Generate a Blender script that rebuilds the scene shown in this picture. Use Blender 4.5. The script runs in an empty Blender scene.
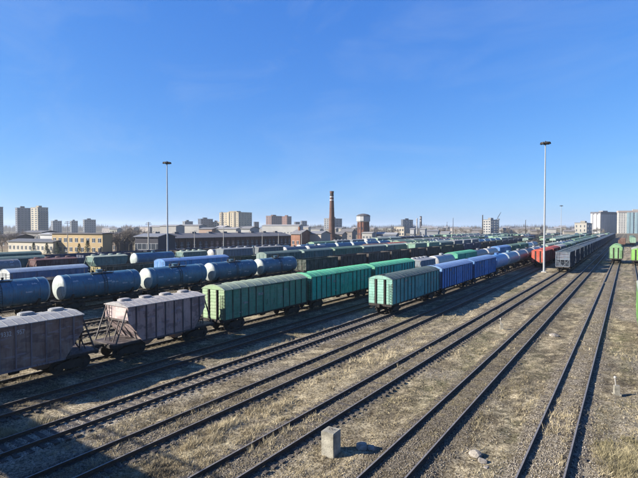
import bpy, bmesh, math, random
import numpy as np
random.seed(7); rng = np.random.default_rng(11)
sc = bpy.context.scene
COL = sc.collection
R = math.radians

# ------------------------------------------------------------------ camera, sky, sun, exposure
# World axes: +Y runs along the tracks, +X across them to the right, z = 0 is the top of the rails.
F_PX, HOR, CAM_H, HEAD = 460.0, 228.0, 10.0, math.atan((628 - 319) / 460.0)
cam = bpy.data.cameras.new("camera"); cam_o = bpy.data.objects.new("camera", cam); COL.objects.link(cam_o)
cam.sensor_width = 36; cam.lens = 36 * F_PX / 638; cam.clip_start = 0.05; cam.clip_end = 9000
cam_o.location = (0, 0, CAM_H)
cam_o.rotation_euler = (R(90) - math.atan((239 - HOR) / F_PX), 0, HEAD)
sc.camera = cam_o

HAZE = 0.00012
SUN_EL = R(26.8); SUN_DIR = (0.724, 0.69)           # where shadows point (x, y)
world = bpy.data.worlds.new("World"); sc.world = world; world.use_nodes = True
nt = world.node_tree; nt.nodes.clear()
wo = nt.nodes.new("ShaderNodeOutputWorld"); bg = nt.nodes.new("ShaderNodeBackground")
sky = nt.nodes.new("ShaderNodeTexSky"); sky.sky_type = 'NISHITA'; sky.sun_disc = False
sky.sun_elevation = SUN_EL
sky.sun_rotation = math.atan2(-SUN_DIR[0], -SUN_DIR[1])
sky.altitude = 100; sky.air_density = 1.0; sky.dust_density = 0.3; sky.ozone_density = 2.0
# thin cirrus veils over the whole sky
tc = nt.nodes.new("ShaderNodeTexCoord"); mp = nt.nodes.new("ShaderNodeMapping")
mp.inputs['Rotation'].default_value = (0.3, 0.5, 0.9); mp.inputs['Scale'].default_value = (1.2, 5.0, 7.0)
nz = nt.nodes.new("ShaderNodeTexNoise"); nz.inputs['Scale'].default_value = 1.3; nz.inputs['Detail'].default_value = 7
nz.inputs['Roughness'].default_value = 0.62; nz.inputs['Distortion'].default_value = 0.6
cr = nt.nodes.new("ShaderNodeValToRGB"); cr.color_ramp.elements[0].position = 0.5; cr.color_ramp.elements[1].position = 0.85
cr.color_ramp.elements[1].color = (0.15, 0.15, 0.15, 1)
mx = nt.nodes.new("ShaderNodeMix"); mx.data_type = 'RGBA'
mx.inputs['B'].default_value = (3.6, 4.2, 5.0, 1)
L_ = nt.links.new
L_(tc.outputs['Generated'], mp.inputs['Vector']); L_(mp.outputs[0], nz.inputs['Vector']); L_(nz.outputs['Fac'], cr.inputs[0])
# one grade for the whole sky: the camera renders clear air as a richer, flatter blue
sep = nt.nodes.new("ShaderNodeSeparateColor"); com = nt.nodes.new("ShaderNodeCombineColor"); L_(sky.outputs[0], sep.inputs[0])
for i_, (k_, p_) in enumerate(((.315, 1.0), (.80, .728), (2.44, .40))):
    pw = nt.nodes.new("ShaderNodeMath"); pw.operation = 'POWER'; pw.inputs[1].default_value = p_
    ml = nt.nodes.new("ShaderNodeMath"); ml.operation = 'MULTIPLY'; ml.inputs[1].default_value = k_
    L_(sep.outputs[i_], pw.inputs[0]); L_(pw.outputs[0], ml.inputs[0]); L_(ml.outputs[0], com.inputs[i_])
L_(cr.outputs[0], mx.inputs['Factor']); L_(com.outputs[0], mx.inputs['A'])
L_(mx.outputs['Result'], bg.inputs['Color']); bg.inputs['Strength'].default_value = 0.065; L_(bg.outputs[0], wo.inputs[0])

sun = bpy.data.lights.new("sun", 'SUN'); sun.energy = 4.8; sun.angle = R(0.53); sun.color = (1.0, 0.93, 0.82)
sun_o = bpy.data.objects.new("sun", sun); COL.objects.link(sun_o)
from mathutils import Vector
sd = Vector((SUN_DIR[0] * math.cos(SUN_EL), SUN_DIR[1] * math.cos(SUN_EL), -math.sin(SUN_EL)))
sun_o.rotation_euler = sd.to_track_quat('-Z', 'Y').to_euler(); sun_o.location = (-60, -60, 80)
sc.view_settings.view_transform = 'Standard'; sc.view_settings.look = 'None'
sc.view_settings.exposure = 1.6; sc.view_settings.gamma = 1.0

# ------------------------------------------------------------------ geometry helpers
SN, CS = math.sin(HEAD), math.cos(HEAD)
def at(px, Z):                       # ground point seen in column px at camera depth Z -> (x, y)
    X = (px - 319) / F_PX * Z
    return X * CS - Z * SN, X * SN + Z * CS
def along(px, x):                    # y of the point on the line x = const that shows in column px
    r = (px - 319) / F_PX
    return -x * (CS + r * SN) / (SN - r * CS)
def hgt(py, Z):                      # height of image row py at depth Z
    return CAM_H - (py - HOR) * Z / F_PX

class MB:
    def __init__(s): s.v = []; s.f = []
    def add(s, vs, fs):
        o = len(s.v); s.v += [tuple(p) for p in vs]; s.f += [tuple(i + o for i in f) for f in fs]; return s
    def box(s, x0, x1, y0, y1, z0, z1):
        return s.add([(x0,y0,z0),(x1,y0,z0),(x1,y1,z0),(x0,y1,z0),(x0,y0,z1),(x1,y0,z1),(x1,y1,z1),(x0,y1,z1)],
                     [(3,2,1,0),(4,5,6,7),(0,1,5,4),(1,2,6,5),(2,3,7,6),(3,0,4,7)])
    def prism(s, prof, a0, a1, axis='y', closed=True, cap=True):
        n = len(prof)
        def P(p, a):
            return (p[0], a, p[1]) if axis == 'y' else ((a, p[0], p[1]) if axis == 'x' else (p[0], p[1], a))
        vs = [P(p, a0) for p in prof] + [P(p, a1) for p in prof]
        fs = [(i, (i+1) % n, (i+1) % n + n, i + n) for i in range(n if closed else n - 1)]
        if cap and closed: fs += [tuple(range(n))[::-1], tuple(range(n, 2*n))]
        return s.add(vs, fs)
    def tube(s, p0, p1, r0, r1=None, n=8, cap=True):
        r1 = r0 if r1 is None else r1
        p0, p1 = Vector(p0), Vector(p1); d = (p1 - p0).normalized()
        a = d.cross(Vector((0,0,1)) if abs(d.z) < .9 else Vector((1,0,0))).normalized(); b = d.cross(a)
        vs = []
        for p, r in ((p0, r0), (p1, r1)):
            for i in range(n):
                t = 2*math.pi*(i + .5)/n; vs.append(p + a*(r*math.cos(t)) + b*(r*math.sin(t)))
        fs = [(i, (i+1) % n, (i+1) % n + n, i + n) for i in range(n)]
        if cap: fs += [tuple(range(n))[::-1], tuple(range(n, 2*n))]
        return s.add(vs, fs)
    def bar(s, p0, p1, w): return s.tube(p0, p1, w*.7071, n=4)
    def lathe(s, prof, c=(0,0,0), axis='z', n=16):     # prof: (radius, position along axis)
        vs = []; m = len(prof)
        for r, a in prof:
            for i in range(n):
                t = 2*math.pi*i/n; q, w = r*math.cos(t), r*math.sin(t)
                vs.append({'z': (c[0]+q, c[1]+w, c[2]+a), 'y': (c[0]+q, c[1]+a, c[2]+w), 'x': (c[0]+a, c[1]+q, c[2]+w)}[axis])
        fs = [(j*n+i, j*n+(i+1) % n, (j+1)*n+(i+1) % n, (j+1)*n+i) for j in range(m-1) for i in range(n)]
        fs += [tuple(range(n))[::-1], tuple(range((m-1)*n, m*n))]
        return s.add(vs, fs)
    def mesh(s, name, mat, smooth=False):
        me = bpy.data.meshes.new(name); me.from_pydata(s.v, [], s.f)
        bm = bmesh.new(); bm.from_mesh(me); bmesh.ops.recalc_face_normals(bm, faces=bm.faces); bm.to_mesh(me); bm.free()
        if smooth:
            for p in me.polygons: p.use_smooth = True
            me.set_sharp_from_angle(angle=R(38))
        me.materials.append(mat); return me

def link(name, data, parent=None, loc=None, rotz=None, color=None):
    o = bpy.data.objects.new(name, data); COL.objects.link(o)
    if parent: o.parent = parent
    if loc is not None: o.location = loc
    if rotz: o.rotation_euler[2] = rotz
    if color is not None: o.color = (*color, 1)
    return o
def tag(o, label, cat, group=None):
    o['label'] = label; o['category'] = cat
    if group: o['group'] = group
    return o
def thing(name, label, cat, loc=(0,0,0), rotz=0, group=None):
    o = link(name, None, None, loc, rotz); o.empty_display_size = .3
    return tag(o, label, cat, group)
ORD = ['nearest','second','third','fourth','fifth','sixth','seventh','eighth','ninth','tenth','eleventh','twelfth',
       'thirteenth','fourteenth','fifteenth','sixteenth','seventeenth','eighteenth','nineteenth','twentieth']
def ordinal(i):
    if i < 20: return ORD[i]
    n = i + 1; return {20:'twentieth',30:'thirtieth',40:'fortieth',50:'fiftieth'}.get(n) or \
        {2:'twenty',3:'thirty',4:'forty',5:'fifty'}[n//10] + '-' + ['','first','second','third','fourth','fifth','sixth','seventh','eighth','ninth'][n%10]

# ------------------------------------------------------------------ materials
def nodes(name, rough=.7, spec=.3):
    m = bpy.data.materials.new(name); m.use_nodes = True; t = m.node_tree
    b = t.nodes['Principled BSDF']; b.inputs['Roughness'].default_value = rough
    b.inputs['Specular IOR Level'].default_value = spec
    return m, t, b
def N(t, typ, **kw):
    n = t.nodes.new(typ)
    for k, v in kw.items():
        if k in n.inputs: n.inputs[k].default_value = v
        else: setattr(n, k, v)
    return n
def mix(t, fac, a, b, blend='MIX'):
    m = t.nodes.new('ShaderNodeMix'); m.data_type = 'RGBA'; m.blend_type = blend
    for s, v in (('Factor', fac), ('A', a), ('B', b)):
        if hasattr(v, 'links'): t.links.new(v, m.inputs[s])
        else: m.inputs[s].default_value = v
    return m.outputs['Result']
def ramp(t, src, p0, p1, c0=(0,0,0,1), c1=(1,1,1,1)):
    r = t.nodes.new('ShaderNodeValToRGB'); r.color_ramp.elements[0].position = p0; r.color_ramp.elements[1].position = p1
    r.color_ramp.elements[0].color = c0; r.color_ramp.elements[1].color = c1
    t.links.new(src, r.inputs[0]); return r.outputs[0]
def coords(t, scale=(1,1,1), rnd=True):
    tc = t.nodes.new('ShaderNodeTexCoord'); m = t.nodes.new('ShaderNodeMapping'); m.inputs['Scale'].default_value = scale
    if rnd:
        oi = t.nodes.new('ShaderNodeObjectInfo'); a = t.nodes.new('ShaderNodeVectorMath'); a.operation = 'ADD'
        mu = t.nodes.new('ShaderNodeMath'); mu.operation = 'MULTIPLY'; mu.inputs[1].default_value = 91.7
        t.links.new(oi.outputs['Random'], mu.inputs[0]); t.links.new(tc.outputs['Object'], a.inputs[0]); t.links.new(mu.outputs[0], a.inputs[1])
        t.links.new(a.outputs[0], m.inputs['Vector'])
    else: t.links.new(tc.outputs['Object'], m.inputs['Vector'])
    return m.outputs[0]
def noise(t, vec, scale, detail=4, rough=.55):
    n = N(t, 'ShaderNodeTexNoise', Scale=scale, Detail=detail, Roughness=rough); t.links.new(vec, n.inputs['Vector']); return n.outputs['Fac']
def bump(t, b, h, strength, dist=.02):
    n = N(t, 'ShaderNodeBump', Strength=strength, Distance=dist); t.links.new(h, n.inputs['Height']); t.links.new(n.outputs[0], b.inputs['Normal'])

def paint(name, rough=.68, rust=.6, dust=.45, spec=.2, bands=False):
    """Weathered paint; the colour is the object's own colour."""
    m, t, b = nodes(name, rough, spec)
    oi = t.nodes.new('ShaderNodeObjectInfo')
    v = coords(t); vs = coords(t, (1.6, 1.6, .22))
    c = mix(t, ramp(t, noise(t, v, .9, 5), .3, .72), mix(t, 1, oi.outputs['Color'], (.42,.41,.41,1), 'MULTIPLY'), mix(t, 1, oi.outputs['Color'], (.60,.59,.575,1), 'MULTIPLY'))
    c = mix(t, mix(t, 1, ramp(t, noise(t, v, .45, 4, .6), .5, .62), (dust*.55,)*3 + (1,), 'MULTIPLY'), c, mix(t, .5, c, (.26,.27,.25,1)))
    c = mix(t, mix(t, 1, ramp(t, noise(t, vs, 2.6, 6, .65), .50, .70), (dust,)*3 + (1,), 'MULTIPLY'), c, (.20,.185,.165,1))
    c = mix(t, mix(t, 1, ramp(t, noise(t, vs, 4.3, 6, .7), .54, .66), (rust,)*3 + (1,), 'MULTIPLY'), c, (.075,.042,.028,1))
    if bands:                    # sheets repainted and rusted in patches
        c = mix(t, mix(t, 1, ramp(t, noise(t, coords(t, (.2, .8, 1.5)), 1.1, 3, .5), .5, .56), (.42,)*3 + (1,), 'MULTIPLY'), c, (.055,.038,.04,1))
        c = mix(t, mix(t, 1, ramp(t, noise(t, coords(t, (.2, .5, 2.2)), 1.7, 4, .6), .57, .62), (.45,)*3 + (1,), 'MULTIPLY'), c, (.22,.2,.24,1))
    t.links.new(c, b.inputs['Base Color'])
    bump(t, b, noise(t, v, 3.0, 3), .25, .03)
    t.links.new(ramp(t, noise(t, v, 5, 3), .2, .8, (rough-.12,)*3+(1,), (rough+.2,)*3+(1,)), b.inputs['Roughness'])
    return m
def mottled(name, c0, c1, scale=2.0, rough=.8, bmp=.3, spec=.2, dist=.03):
    m, t, b = nodes(name, rough, spec); v = coords(t); c0 = [x*.75 for x in c0]; c1 = [x*.75 for x in c1]
    t.links.new(mix(t, ramp(t, noise(t, v, scale, 6, .6), .3, .7), (*c0,1), (*c1,1)), b.inputs['Base Color'])
    if bmp: bump(t, b, noise(t, v, scale*6, 4), bmp, dist)
    return m
M_PAINT = paint('wagon_paint'); M_TANK = paint('tank_paint', .42, .7, .25, .45); M_CLEAN = paint('plain_paint', .6, .08, .1)
M_RUSTY = paint('old_paint', .7, .75, .5)
M_HOPPER = paint('hopper_paint', .7, .6, .5, bands=True)
M_UNDER = mottled('underframe_grime', (.022,.020,.019), (.055,.046,.040), 3, .75)
M_STEEL = mottled('rusty_rail', (.045,.030,.022), (.085,.058,.042), 8, .6)
M_WORN = mottled('worn_rail_top', (.13,.115,.105), (.24,.225,.21), 6, .45, .1, .5)
M_SLEEP = mottled('old_sleeper_wood', (.035,.029,.025), (.12,.105,.09), 5, .9, .6)
M_CONC = mottled('concrete', (.30,.29,.26), (.42,.40,.37), 3, .85, .4)
M_BLOCK = mottled('old_concrete', (.15,.14,.115), (.40,.375,.305), 2.6, .9, .7)
M_ROCK = mottled('field_stone', (.16,.14,.115), (.40,.36,.31), 7, .9, .8)
M_GALV = mottled('galvanised_steel', (.24,.26,.28), (.36,.38,.40), 4, .55, .1, .4)
M_WHITE = mottled('stencil_white', (.42,.43,.45), (.6,.6,.6), 6, .7, 0)
M_FADED = mottled('faded_stencil', (.10,.14,.14), (.45,.47,.46), 5, .8, 0)
M_GLASS, _t, _b = nodes('window_glass', .12, .6); _b.inputs['Base Color'].default_value = (.03,.04,.055,1)
M_BARK = mottled('bark', (.06,.048,.040), (.13,.11,.09), 3, .9)
M_TWIG = mottled('twigs', (.17,.145,.125), (.27,.235,.20), .6, .9, 0)
M_NEEDLE = mottled('needles', (.018,.035,.018), (.045,.07,.032), 1.5, .8, 0)
def wall_mat(name, seam=(0,0,0)):
    m, t, b = nodes(name, .85, .15); oi = t.nodes.new('ShaderNodeObjectInfo'); v = coords(t)
    c = mix(t, ramp(t, noise(t, v, .12, 5), .3, .7), mix(t, 1, oi.outputs['Color'], (.44,.44,.445,1), 'MULTIPLY'), mix(t, 1, oi.outputs['Color'], (.56,.56,.56,1), 'MULTIPLY'))
    t.links.new(c, b.inputs['Base Color']); bump(t, b, noise(t, v, 2, 4), .2, .05); return m
M_WALL = wall_mat('plaster_wall')
def brick_mat():
    m, t, b = nodes('brickwork', .9, .15); v = coords(t, rnd=False); oi = t.nodes.new('ShaderNodeObjectInfo')
    c = mix(t, ramp(t, noise(t, v, .35, 6, .65), .3, .7), mix(t, 1, oi.outputs['Color'], (.45,.41,.41,1), 'MULTIPLY'), mix(t, 1, oi.outputs['Color'], (.75,.75,.75,1), 'MULTIPLY'))
    c = mix(t, ramp(t, noise(t, v, 3.5, 2), .45, .6), mix(t, 1, c, (.75,.72,.7,1), 'MULTIPLY'), c)
    t.links.new(c, b.inputs['Base Color']); bump(t, b, noise(t, v, 5, 2), .3, .03); return m
M_BRICK = brick_mat()
def attr_mat(name, rough=.9, bscale=None, sub=0):
    m, t, b = nodes(name, rough, .12); a = t.nodes.new('ShaderNodeAttribute'); a.attribute_name = 'tone'
    c = mix(t, 1, a.outputs['Color'], (1.0,.965,.89,1), "MULTIPLY")
    if bscale:
        v = coords(t, rnd=False)
        c = mix(t, ramp(t, noise(t, v, bscale, 8, .72), .3, .68), mix(t, 1, c, (.42,.40,.38,1), 'MULTIPLY'), mix(t, 1, c, (1.25,1.25,1.22,1), 'MULTIPLY'))
        c = mix(t, ramp(t, noise(t, v, bscale*5, 4, .75), .40, .58), mix(t, 1, c, (.30,.28,.26,1), 'MULTIPLY'), mix(t, 1, c, (1.25,1.25,1.25,1), 'MULTIPLY'))
        bump(t, b, noise(t, v, bscale*5, 6, .75), .9, .09)
    t.links.new(c, b.inputs['Base Color'])
    return m
M_GROUND = attr_mat('trackside_ground', .95, 1.6)
M_GRASS = attr_mat('dry_grass_blades', .85)
M_STONE = attr_mat('ballast_stone', .9)

def vnoise(x, y, seed=0):
    xi, yi = np.floor(x).astype(np.int64), np.floor(y).astype(np.int64); fx, fy = x - xi, y - yi
    fx, fy = fx*fx*(3-2*fx), fy*fy*(3-2*fy)
    def h(a, b):
        n = (a*374761393 + b*668265263 + seed*974634777) & 0xffffffff
        n = ((n ^ (n >> 13))*1274126177) & 0xffffffff
        return ((n ^ (n >> 16)) & 0xffff)/65535.0
    return (h(xi,yi)*(1-fx)+h(xi+1,yi)*fx)*(1-fy)+(h(xi,yi+1)*(1-fx)+h(xi+1,yi+1)*fx)*fy
def fbm(x, y, seed=0, o=4):
    r = 0; a = .5
    for i in range(o): r = r + a*vnoise(x*2**i, y*2**i, seed+i); a *= .5
    return r/(1-.5**o)

# ------------------------------------------------------------------ tracks: x of every centre line along y
def T(*pts):
    ys = [p[1] for p in pts]; xs = [p[0] for p in pts]
    return lambda y: np.interp(y, ys, xs)
TRACKS = {
 'Z': T((2.4, 0)), 'A': T((-2.8, 0)), 'B': T((-8.1, 10), (-7.8, 120)),
 'C': T((-13.75, 8), (-13.45, 30), (-12.5, 100), (-12.3, 125)), 'D': T((-19.1, 0)), 'E': T((-23.75, 0)), 'F': T((-28.5, 0)),
 'G': T((-33.2, 0)), 'G1': T((-38.3, 0)), 'G2': T((-43.2, 0)), 'G3': T((-48.1, 0)), 'H': T((-57.0, 0)),
 'I': T((-62.7, 0)), 'J': T((-69.3, 0)), 'K': T((-75.0, 0)), 'L': T((-80.5, 0)), 'M': T((-86.5, 0)), 'N': T((-93.5, 0)),
 'O': T((-99.0, 0)), 'P': T((-105.0, 0)), 'Q': T((-111.0, 0)), 'S': T((-118.0, 0)), 'U': T((-124.0, 0)), 'V': T((-130.0, 0)), 'W': T((-136.0, 0)),
}
ZC = {k: float(TRACKS[k](20)) for k in TRACKS}
GROUND_Z = -0.30

def bed(x, y):
    """0..1 how much a ground point is ballast, and the ballast paleness."""
    best = np.full_like(x, 9.0); pale = np.zeros_like(x)
    for k, t in TRACKS.items():
        d = np.abs(x - t(y)); hit = d < best
        best = np.where(hit, d, best)
        pale = np.where(hit, {'A': .55, 'B': .2, 'C': .28, 'D': .25, 'E': .95, 'F': .12, 'G': .35}.get(k, .4), pale)
    e = fbm(x*.9, y*.35, 5)*.9
    b = np.clip((1.32 + e*.75 - best)/.4, 0, 1)
    return b, pale, best

def ground_z(x, y):
    b, p, d = bed(x, y)
    hump = GROUND_Z + (fbm(x*1.1, y*.5, 21)-.45)*.26 + (fbm(x*3.2, y*2.6, 22)-.5)*.17
    near = (np.hypot(x, y-20) < 130)
    ball = -.235 + np.where((d < .62) & (p < .9), .052, 0) + (fbm(x*6, y*6, 23)-.5)*.05
    z = hump*(1-b) + ball*b
    return np.where(near, z, np.where(b > .5, -.24, GROUND_Z))

def lerp(a, b, t): return a*(1-t[..., None]) + b*t[..., None]
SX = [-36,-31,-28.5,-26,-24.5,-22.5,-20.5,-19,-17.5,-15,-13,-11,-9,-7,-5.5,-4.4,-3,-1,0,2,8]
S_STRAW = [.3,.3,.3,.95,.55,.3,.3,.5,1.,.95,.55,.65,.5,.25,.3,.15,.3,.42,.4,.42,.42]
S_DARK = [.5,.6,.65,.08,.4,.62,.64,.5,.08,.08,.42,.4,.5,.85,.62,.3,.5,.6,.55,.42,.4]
def ground_tone(x, y):
    b, pale, d = bed(x, y)
    n1 = fbm(x*.22, y*.10, 31); n2 = fbm(x*.8, y*.5, 32); n3 = fbm(x*2.5, y*2.5, 33)
    straw = np.array([.395,.35,.255]); soil = np.array([.17,.145,.11]); olive = np.array([.13,.13,.075]); grav = np.array([.25,.23,.20])
    c = lerp(straw*np.ones(x.shape+(3,)), soil, np.clip((n2-.45)*5, 0, 1)*.7)
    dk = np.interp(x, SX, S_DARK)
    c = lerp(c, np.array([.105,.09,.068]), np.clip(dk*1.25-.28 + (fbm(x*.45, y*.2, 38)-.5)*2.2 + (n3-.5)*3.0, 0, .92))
    c = lerp(c, olive, np.clip((n1-.47)*6, 0, 1)*np.clip((n3-.3)*3, 0, 1)*.75)
    c = lerp(c, grav, np.clip((fbm(x*.35+7, y*.16, 36)-.53)*6, 0, 1)*.65)        # gravel spilled between the tracks
    g = lerp(np.array([.07,.062,.053])*np.ones(x.shape+(3,)), np.array([.33,.30,.265]), pale*.85+.0*x)
    g = lerp(g, np.array([.25,.21,.125]), np.clip((n3-.42)*3, 0, 1)*.6*(pale < .9))
    c = lerp(c, g, b*np.clip(.55+n3*.6, 0, 1))
    far = np.clip((np.hypot(x, y)-350)/250, 0, 1)
    return lerp(c, np.array([.16,.14,.10]), far)

def grid_axis(dense0, dense1, step, lo, hi):
    a = list(np.arange(dense0, dense1, step)); s = step; v = dense1
    while v < hi: a.append(v); s *= 1.06; v += s
    a.append(hi); s = step; v = dense0
    left = []
    while v > lo: s *= 1.08; v -= s; left.append(v)
    left = [q for q in left if q > lo] + [lo]
    return np.array(left[::-1] + a)
gx = grid_axis(-62, 8, .27, -4500, 4500); gy = grid_axis(4, 92, .34, -2500, 6000)
GX, GY = np.meshgrid(gx, gy); shp = GX.shape
X_, Y_ = GX.ravel(), GY.ravel()
gv = np.stack([X_, Y_, ground_z(X_, Y_)], 1)
ii = np.arange(shp[0]*shp[1]).reshape(shp)
gf = np.stack([ii[:-1,:-1], ii[:-1,1:], ii[1:,1:], ii[1:,:-1]], -1).reshape(-1, 4)
def np_mesh(name, verts, faces, tone, mat, smooth=False):
    me = bpy.data.meshes.new(name); k = faces.shape[1]
    me.vertices.add(len(verts)); me.vertices.foreach_set('co', verts.astype(np.float32).ravel())
    me.loops.add(faces.size); me.loops.foreach_set('vertex_index', faces.astype(np.int32).ravel())
    me.polygons.add(len(faces)); me.polygons.foreach_set('loop_start', np.arange(0, faces.size, k, dtype=np.int32))
    me.update(calc_edges=True)
    if smooth: me.polygons.foreach_set('use_smooth', np.ones(len(faces), bool))
    if tone is not None:
        a = me.attributes.new('tone', 'FLOAT_COLOR', 'POINT')
        a.data.foreach_set('color', np.concatenate([tone, np.ones((len(tone), 1))], 1).astype(np.float32).ravel())
    me.materials.append(mat); return me
ground = link('ground', np_mesh('ground', gv, gf, ground_tone(X_, Y_), M_GROUND, True)); ground['kind'] = 'structure'

# rails and sleepers
RAIL = [(-.075,-.18),(.075,-.18),(.07,-.165),(.012,-.15),(.012,-.045),(.036,-.03),(.036,0),(-.036,0),(-.036,-.03),(-.012,-.045),(-.012,-.15),(-.07,-.165)]
def rail_mesh(t, side, y0, y1):
    ys = [y0] + [y for y in (8,10,30,60,100,120,125,160) if y0 < y < y1] + [y1]
    vs = []; n = len(RAIL)
    for y in ys:
        cx = float(t(y)) + side*.797
        vs += [(cx+p[0], y, p[1]) for p in RAIL]
    fs = [(j*n+i, j*n+(i+1) % n, (j+1)*n+(i+1) % n, (j+1)*n+i) for j in range(len(ys)-1) for i in range(n)]
    me = MB().add(vs, fs).mesh('rail', M_STEEL); me.materials.append(M_WORN)
    for p in me.polygons:
        if p.normal.z > .95 and p.center.z > -.01: p.material_index = 1
    return me
SLEEP = []
for q in range(5):
    mb = MB(); w, l, z1 = .125+random.uniform(-.012,.012), 1.36+random.uniform(-.05,.05), -.183+random.uniform(-.012,.006)
    mb.prism([(-w,-.36),(w,-.36),(w,z1-.025),(w-.02,z1),(-w+.02,z1),(-w,z1-.025)], -l, l, 'x')
    for sx in (-1, 1):
        mb.box(sx*.797-.17, sx*.797-.085, -.08, .08, z1-.002, z1+.03); mb.box(sx*.797+.085, sx*.797+.17, -.08, .08, z1-.002, z1+.03)
    SLEEP.append(mb.mesh('sleeper', M_SLEEP))
TNAMES = {'Z': 'rail track at the right edge carrying the lime wagons', 'A': 'rail track leading straight to the green wagon at right',
 'B': 'empty rail track right of the grey hopper row', 'C': 'rail track running up to the grey hopper row', 'D': 'rail track running up to the red wagon',
 'E': 'rail track under the teal and blue boxcars with pale gravel', 'F': 'shaded empty rail track right of the mauve hoppers',
 'G': 'rail track under the mauve hoppers and green boxcars', 'G1': 'empty rail track just behind the mauve hoppers',
 'G2': 'second empty rail track behind the mauve hoppers', 'G3': 'empty rail track in front of the blue tank wagons', 'H': 'rail track under the blue tank wagons'}
for k, t in TRACKS.items():
    if k in TNAMES: lab = TNAMES[k]
    else: lab = 'rail track %s behind the blue tank wagons' % ordinal(list(TRACKS).index(k)-list(TRACKS).index('H')-1).replace('nearest', 'first')
    y0 = -14 if k in 'ZABCDEFG' else 2
    tr = thing('railway_track', lab, 'railway track', (0,0,0), 0, 'tracks of the yard')
    y1 = 900 if k in ('Z','A','B','C','D','E','G') else 700
    for s in (-1, 1): link('rail', rail_mesh(t, s, y0, y1), tr)
    spans = {'A': (14,110), 'B': (10,100), 'C': (8,112), 'D': (6,90), 'E': (5,60), 'F': (8,60), 'G': (8,85), 'G1': (14,45), 'G2': (16,45), 'G3': (18,50)}
    a, b = spans.get(k, (0, 0)); y = a; n = 0
    while y < b and n < 290:
        bury = {'A': -.05, 'B': -.045, 'Z': -.05}.get(k, 0)
        o = link('sleeper', SLEEP[rng.integers(5)], tr, (float(t(y))+random.uniform(-.04,.04), y, bury+random.uniform(-.012,.008)), random.uniform(-.03,.03))
        y += .545; n += 1
    if k in 'ZABCDEFGH':
        mb = MB()
        yy = b if b else 10
        while yy < 200:
            mb.box(float(t(yy))-1.36, float(t(yy))+1.36, yy-.125, yy+.125, -.34, -.24 if k in 'ABZ' else -.21); yy += .545
        o = link('far_sleepers', mb.mesh('far_sleepers', M_SLEEP), tr); o['kind'] = 'stuff'

# ------------------------------------------------------------------ wagons
def corr(x, z0, z1, n, d):           # corrugated sheet profile (x, z) with n waves
    p = []
    for i in range(n):
        a, h = z0+(z1-z0)*i/n, (z1-z0)/n
        p += [(x, a+.02*h), (x+d, a+.25*h), (x+d, a+.75*h), (x, a+.98*h)]
    return [(x-.05, z0)] + p + [(x-.05, z1)]

class Tmpl:
    def __init__(s): s.parts = []
    def p(s, name, mesh, key=None, parent=None, loc=(0,0,0), rot=0):
        s.parts.append((name, mesh, key, parent, loc, rot)); return len(s.parts)-1
    def place(s, name, label, cat, loc, rotz, cols, group=None):
        root = thing(name, label, cat, loc, rotz, group); obs = []
        for nm, me, key, par, pl, pr in s.parts:
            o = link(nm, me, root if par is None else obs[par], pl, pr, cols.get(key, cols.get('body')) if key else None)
            obs.append(o)
            if nm == 'marking': o['kind'] = 'stuff'
        return root

_c = {}
def cached(key, fn):
    if key not in _c: _c[key] = fn()
    return _c[key]
def m_wheel():
    mb = MB()
    for s in (-1, 1):
        mb.lathe([(.30,-.06),(.475,-.07),(.475,.04),(.51,.05),(.51,.07),(.30,.05)], (s*.79,0,.475), 'x', 18)
    mb.tube((-.95,0,.475),(.95,0,.475), .085, n=8); return mb.mesh('wheelset', M_UNDER, True)
def m_frame():
    mb = MB()
    mb.prism([(-1.25,.52),(-.9,.72),(-.35,.80),(.35,.80),(.9,.72),(1.25,.52),(1.2,.38),(.75,.45),(.35,.25),(-.35,.25),(-.75,.45),(-1.2,.38)], -.09, .09, 'x')
    for y in (-.925, .925): mb.box(-.14,.14,y-.16,y+.16,.34,.64)
    for y in (-.16,0,.16): mb.tube((0,y,.3),(0,y,.62), .06, n=6)
    return mb.mesh('side_frame', M_UNDER)
def m_bogie(): return MB().box(-1.05,1.05,-.22,.22,.5,.86).box(-.3,.3,-.9,.9,.6,.72).mesh('bogie', M_UNDER)
def m_bogie_low():
    mb = MB()
    for y in (-.925,.925):
        for s in (-1,1): mb.tube((s*.72,y,.475),(s*.86,y,.475), .48, n=10)
    for s in (-1,1): mb.box(s*1.0-.09, s*1.0+.09, -1.2,1.2,.35,.75)
    mb.box(-1,1,-.25,.25,.5,.95); return mb.mesh('bogie', M_UNDER)
def m_coupler():
    mb = MB().box(-.11,.11,0,.55,.98,1.18)
    mb.prism([(-.2,.5),(.2,.5),(.24,.72),(.1,.66),(.02,.8),(-.24,.78)], .90, 1.24, 'z'); return mb.mesh('coupler', M_UNDER)
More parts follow.
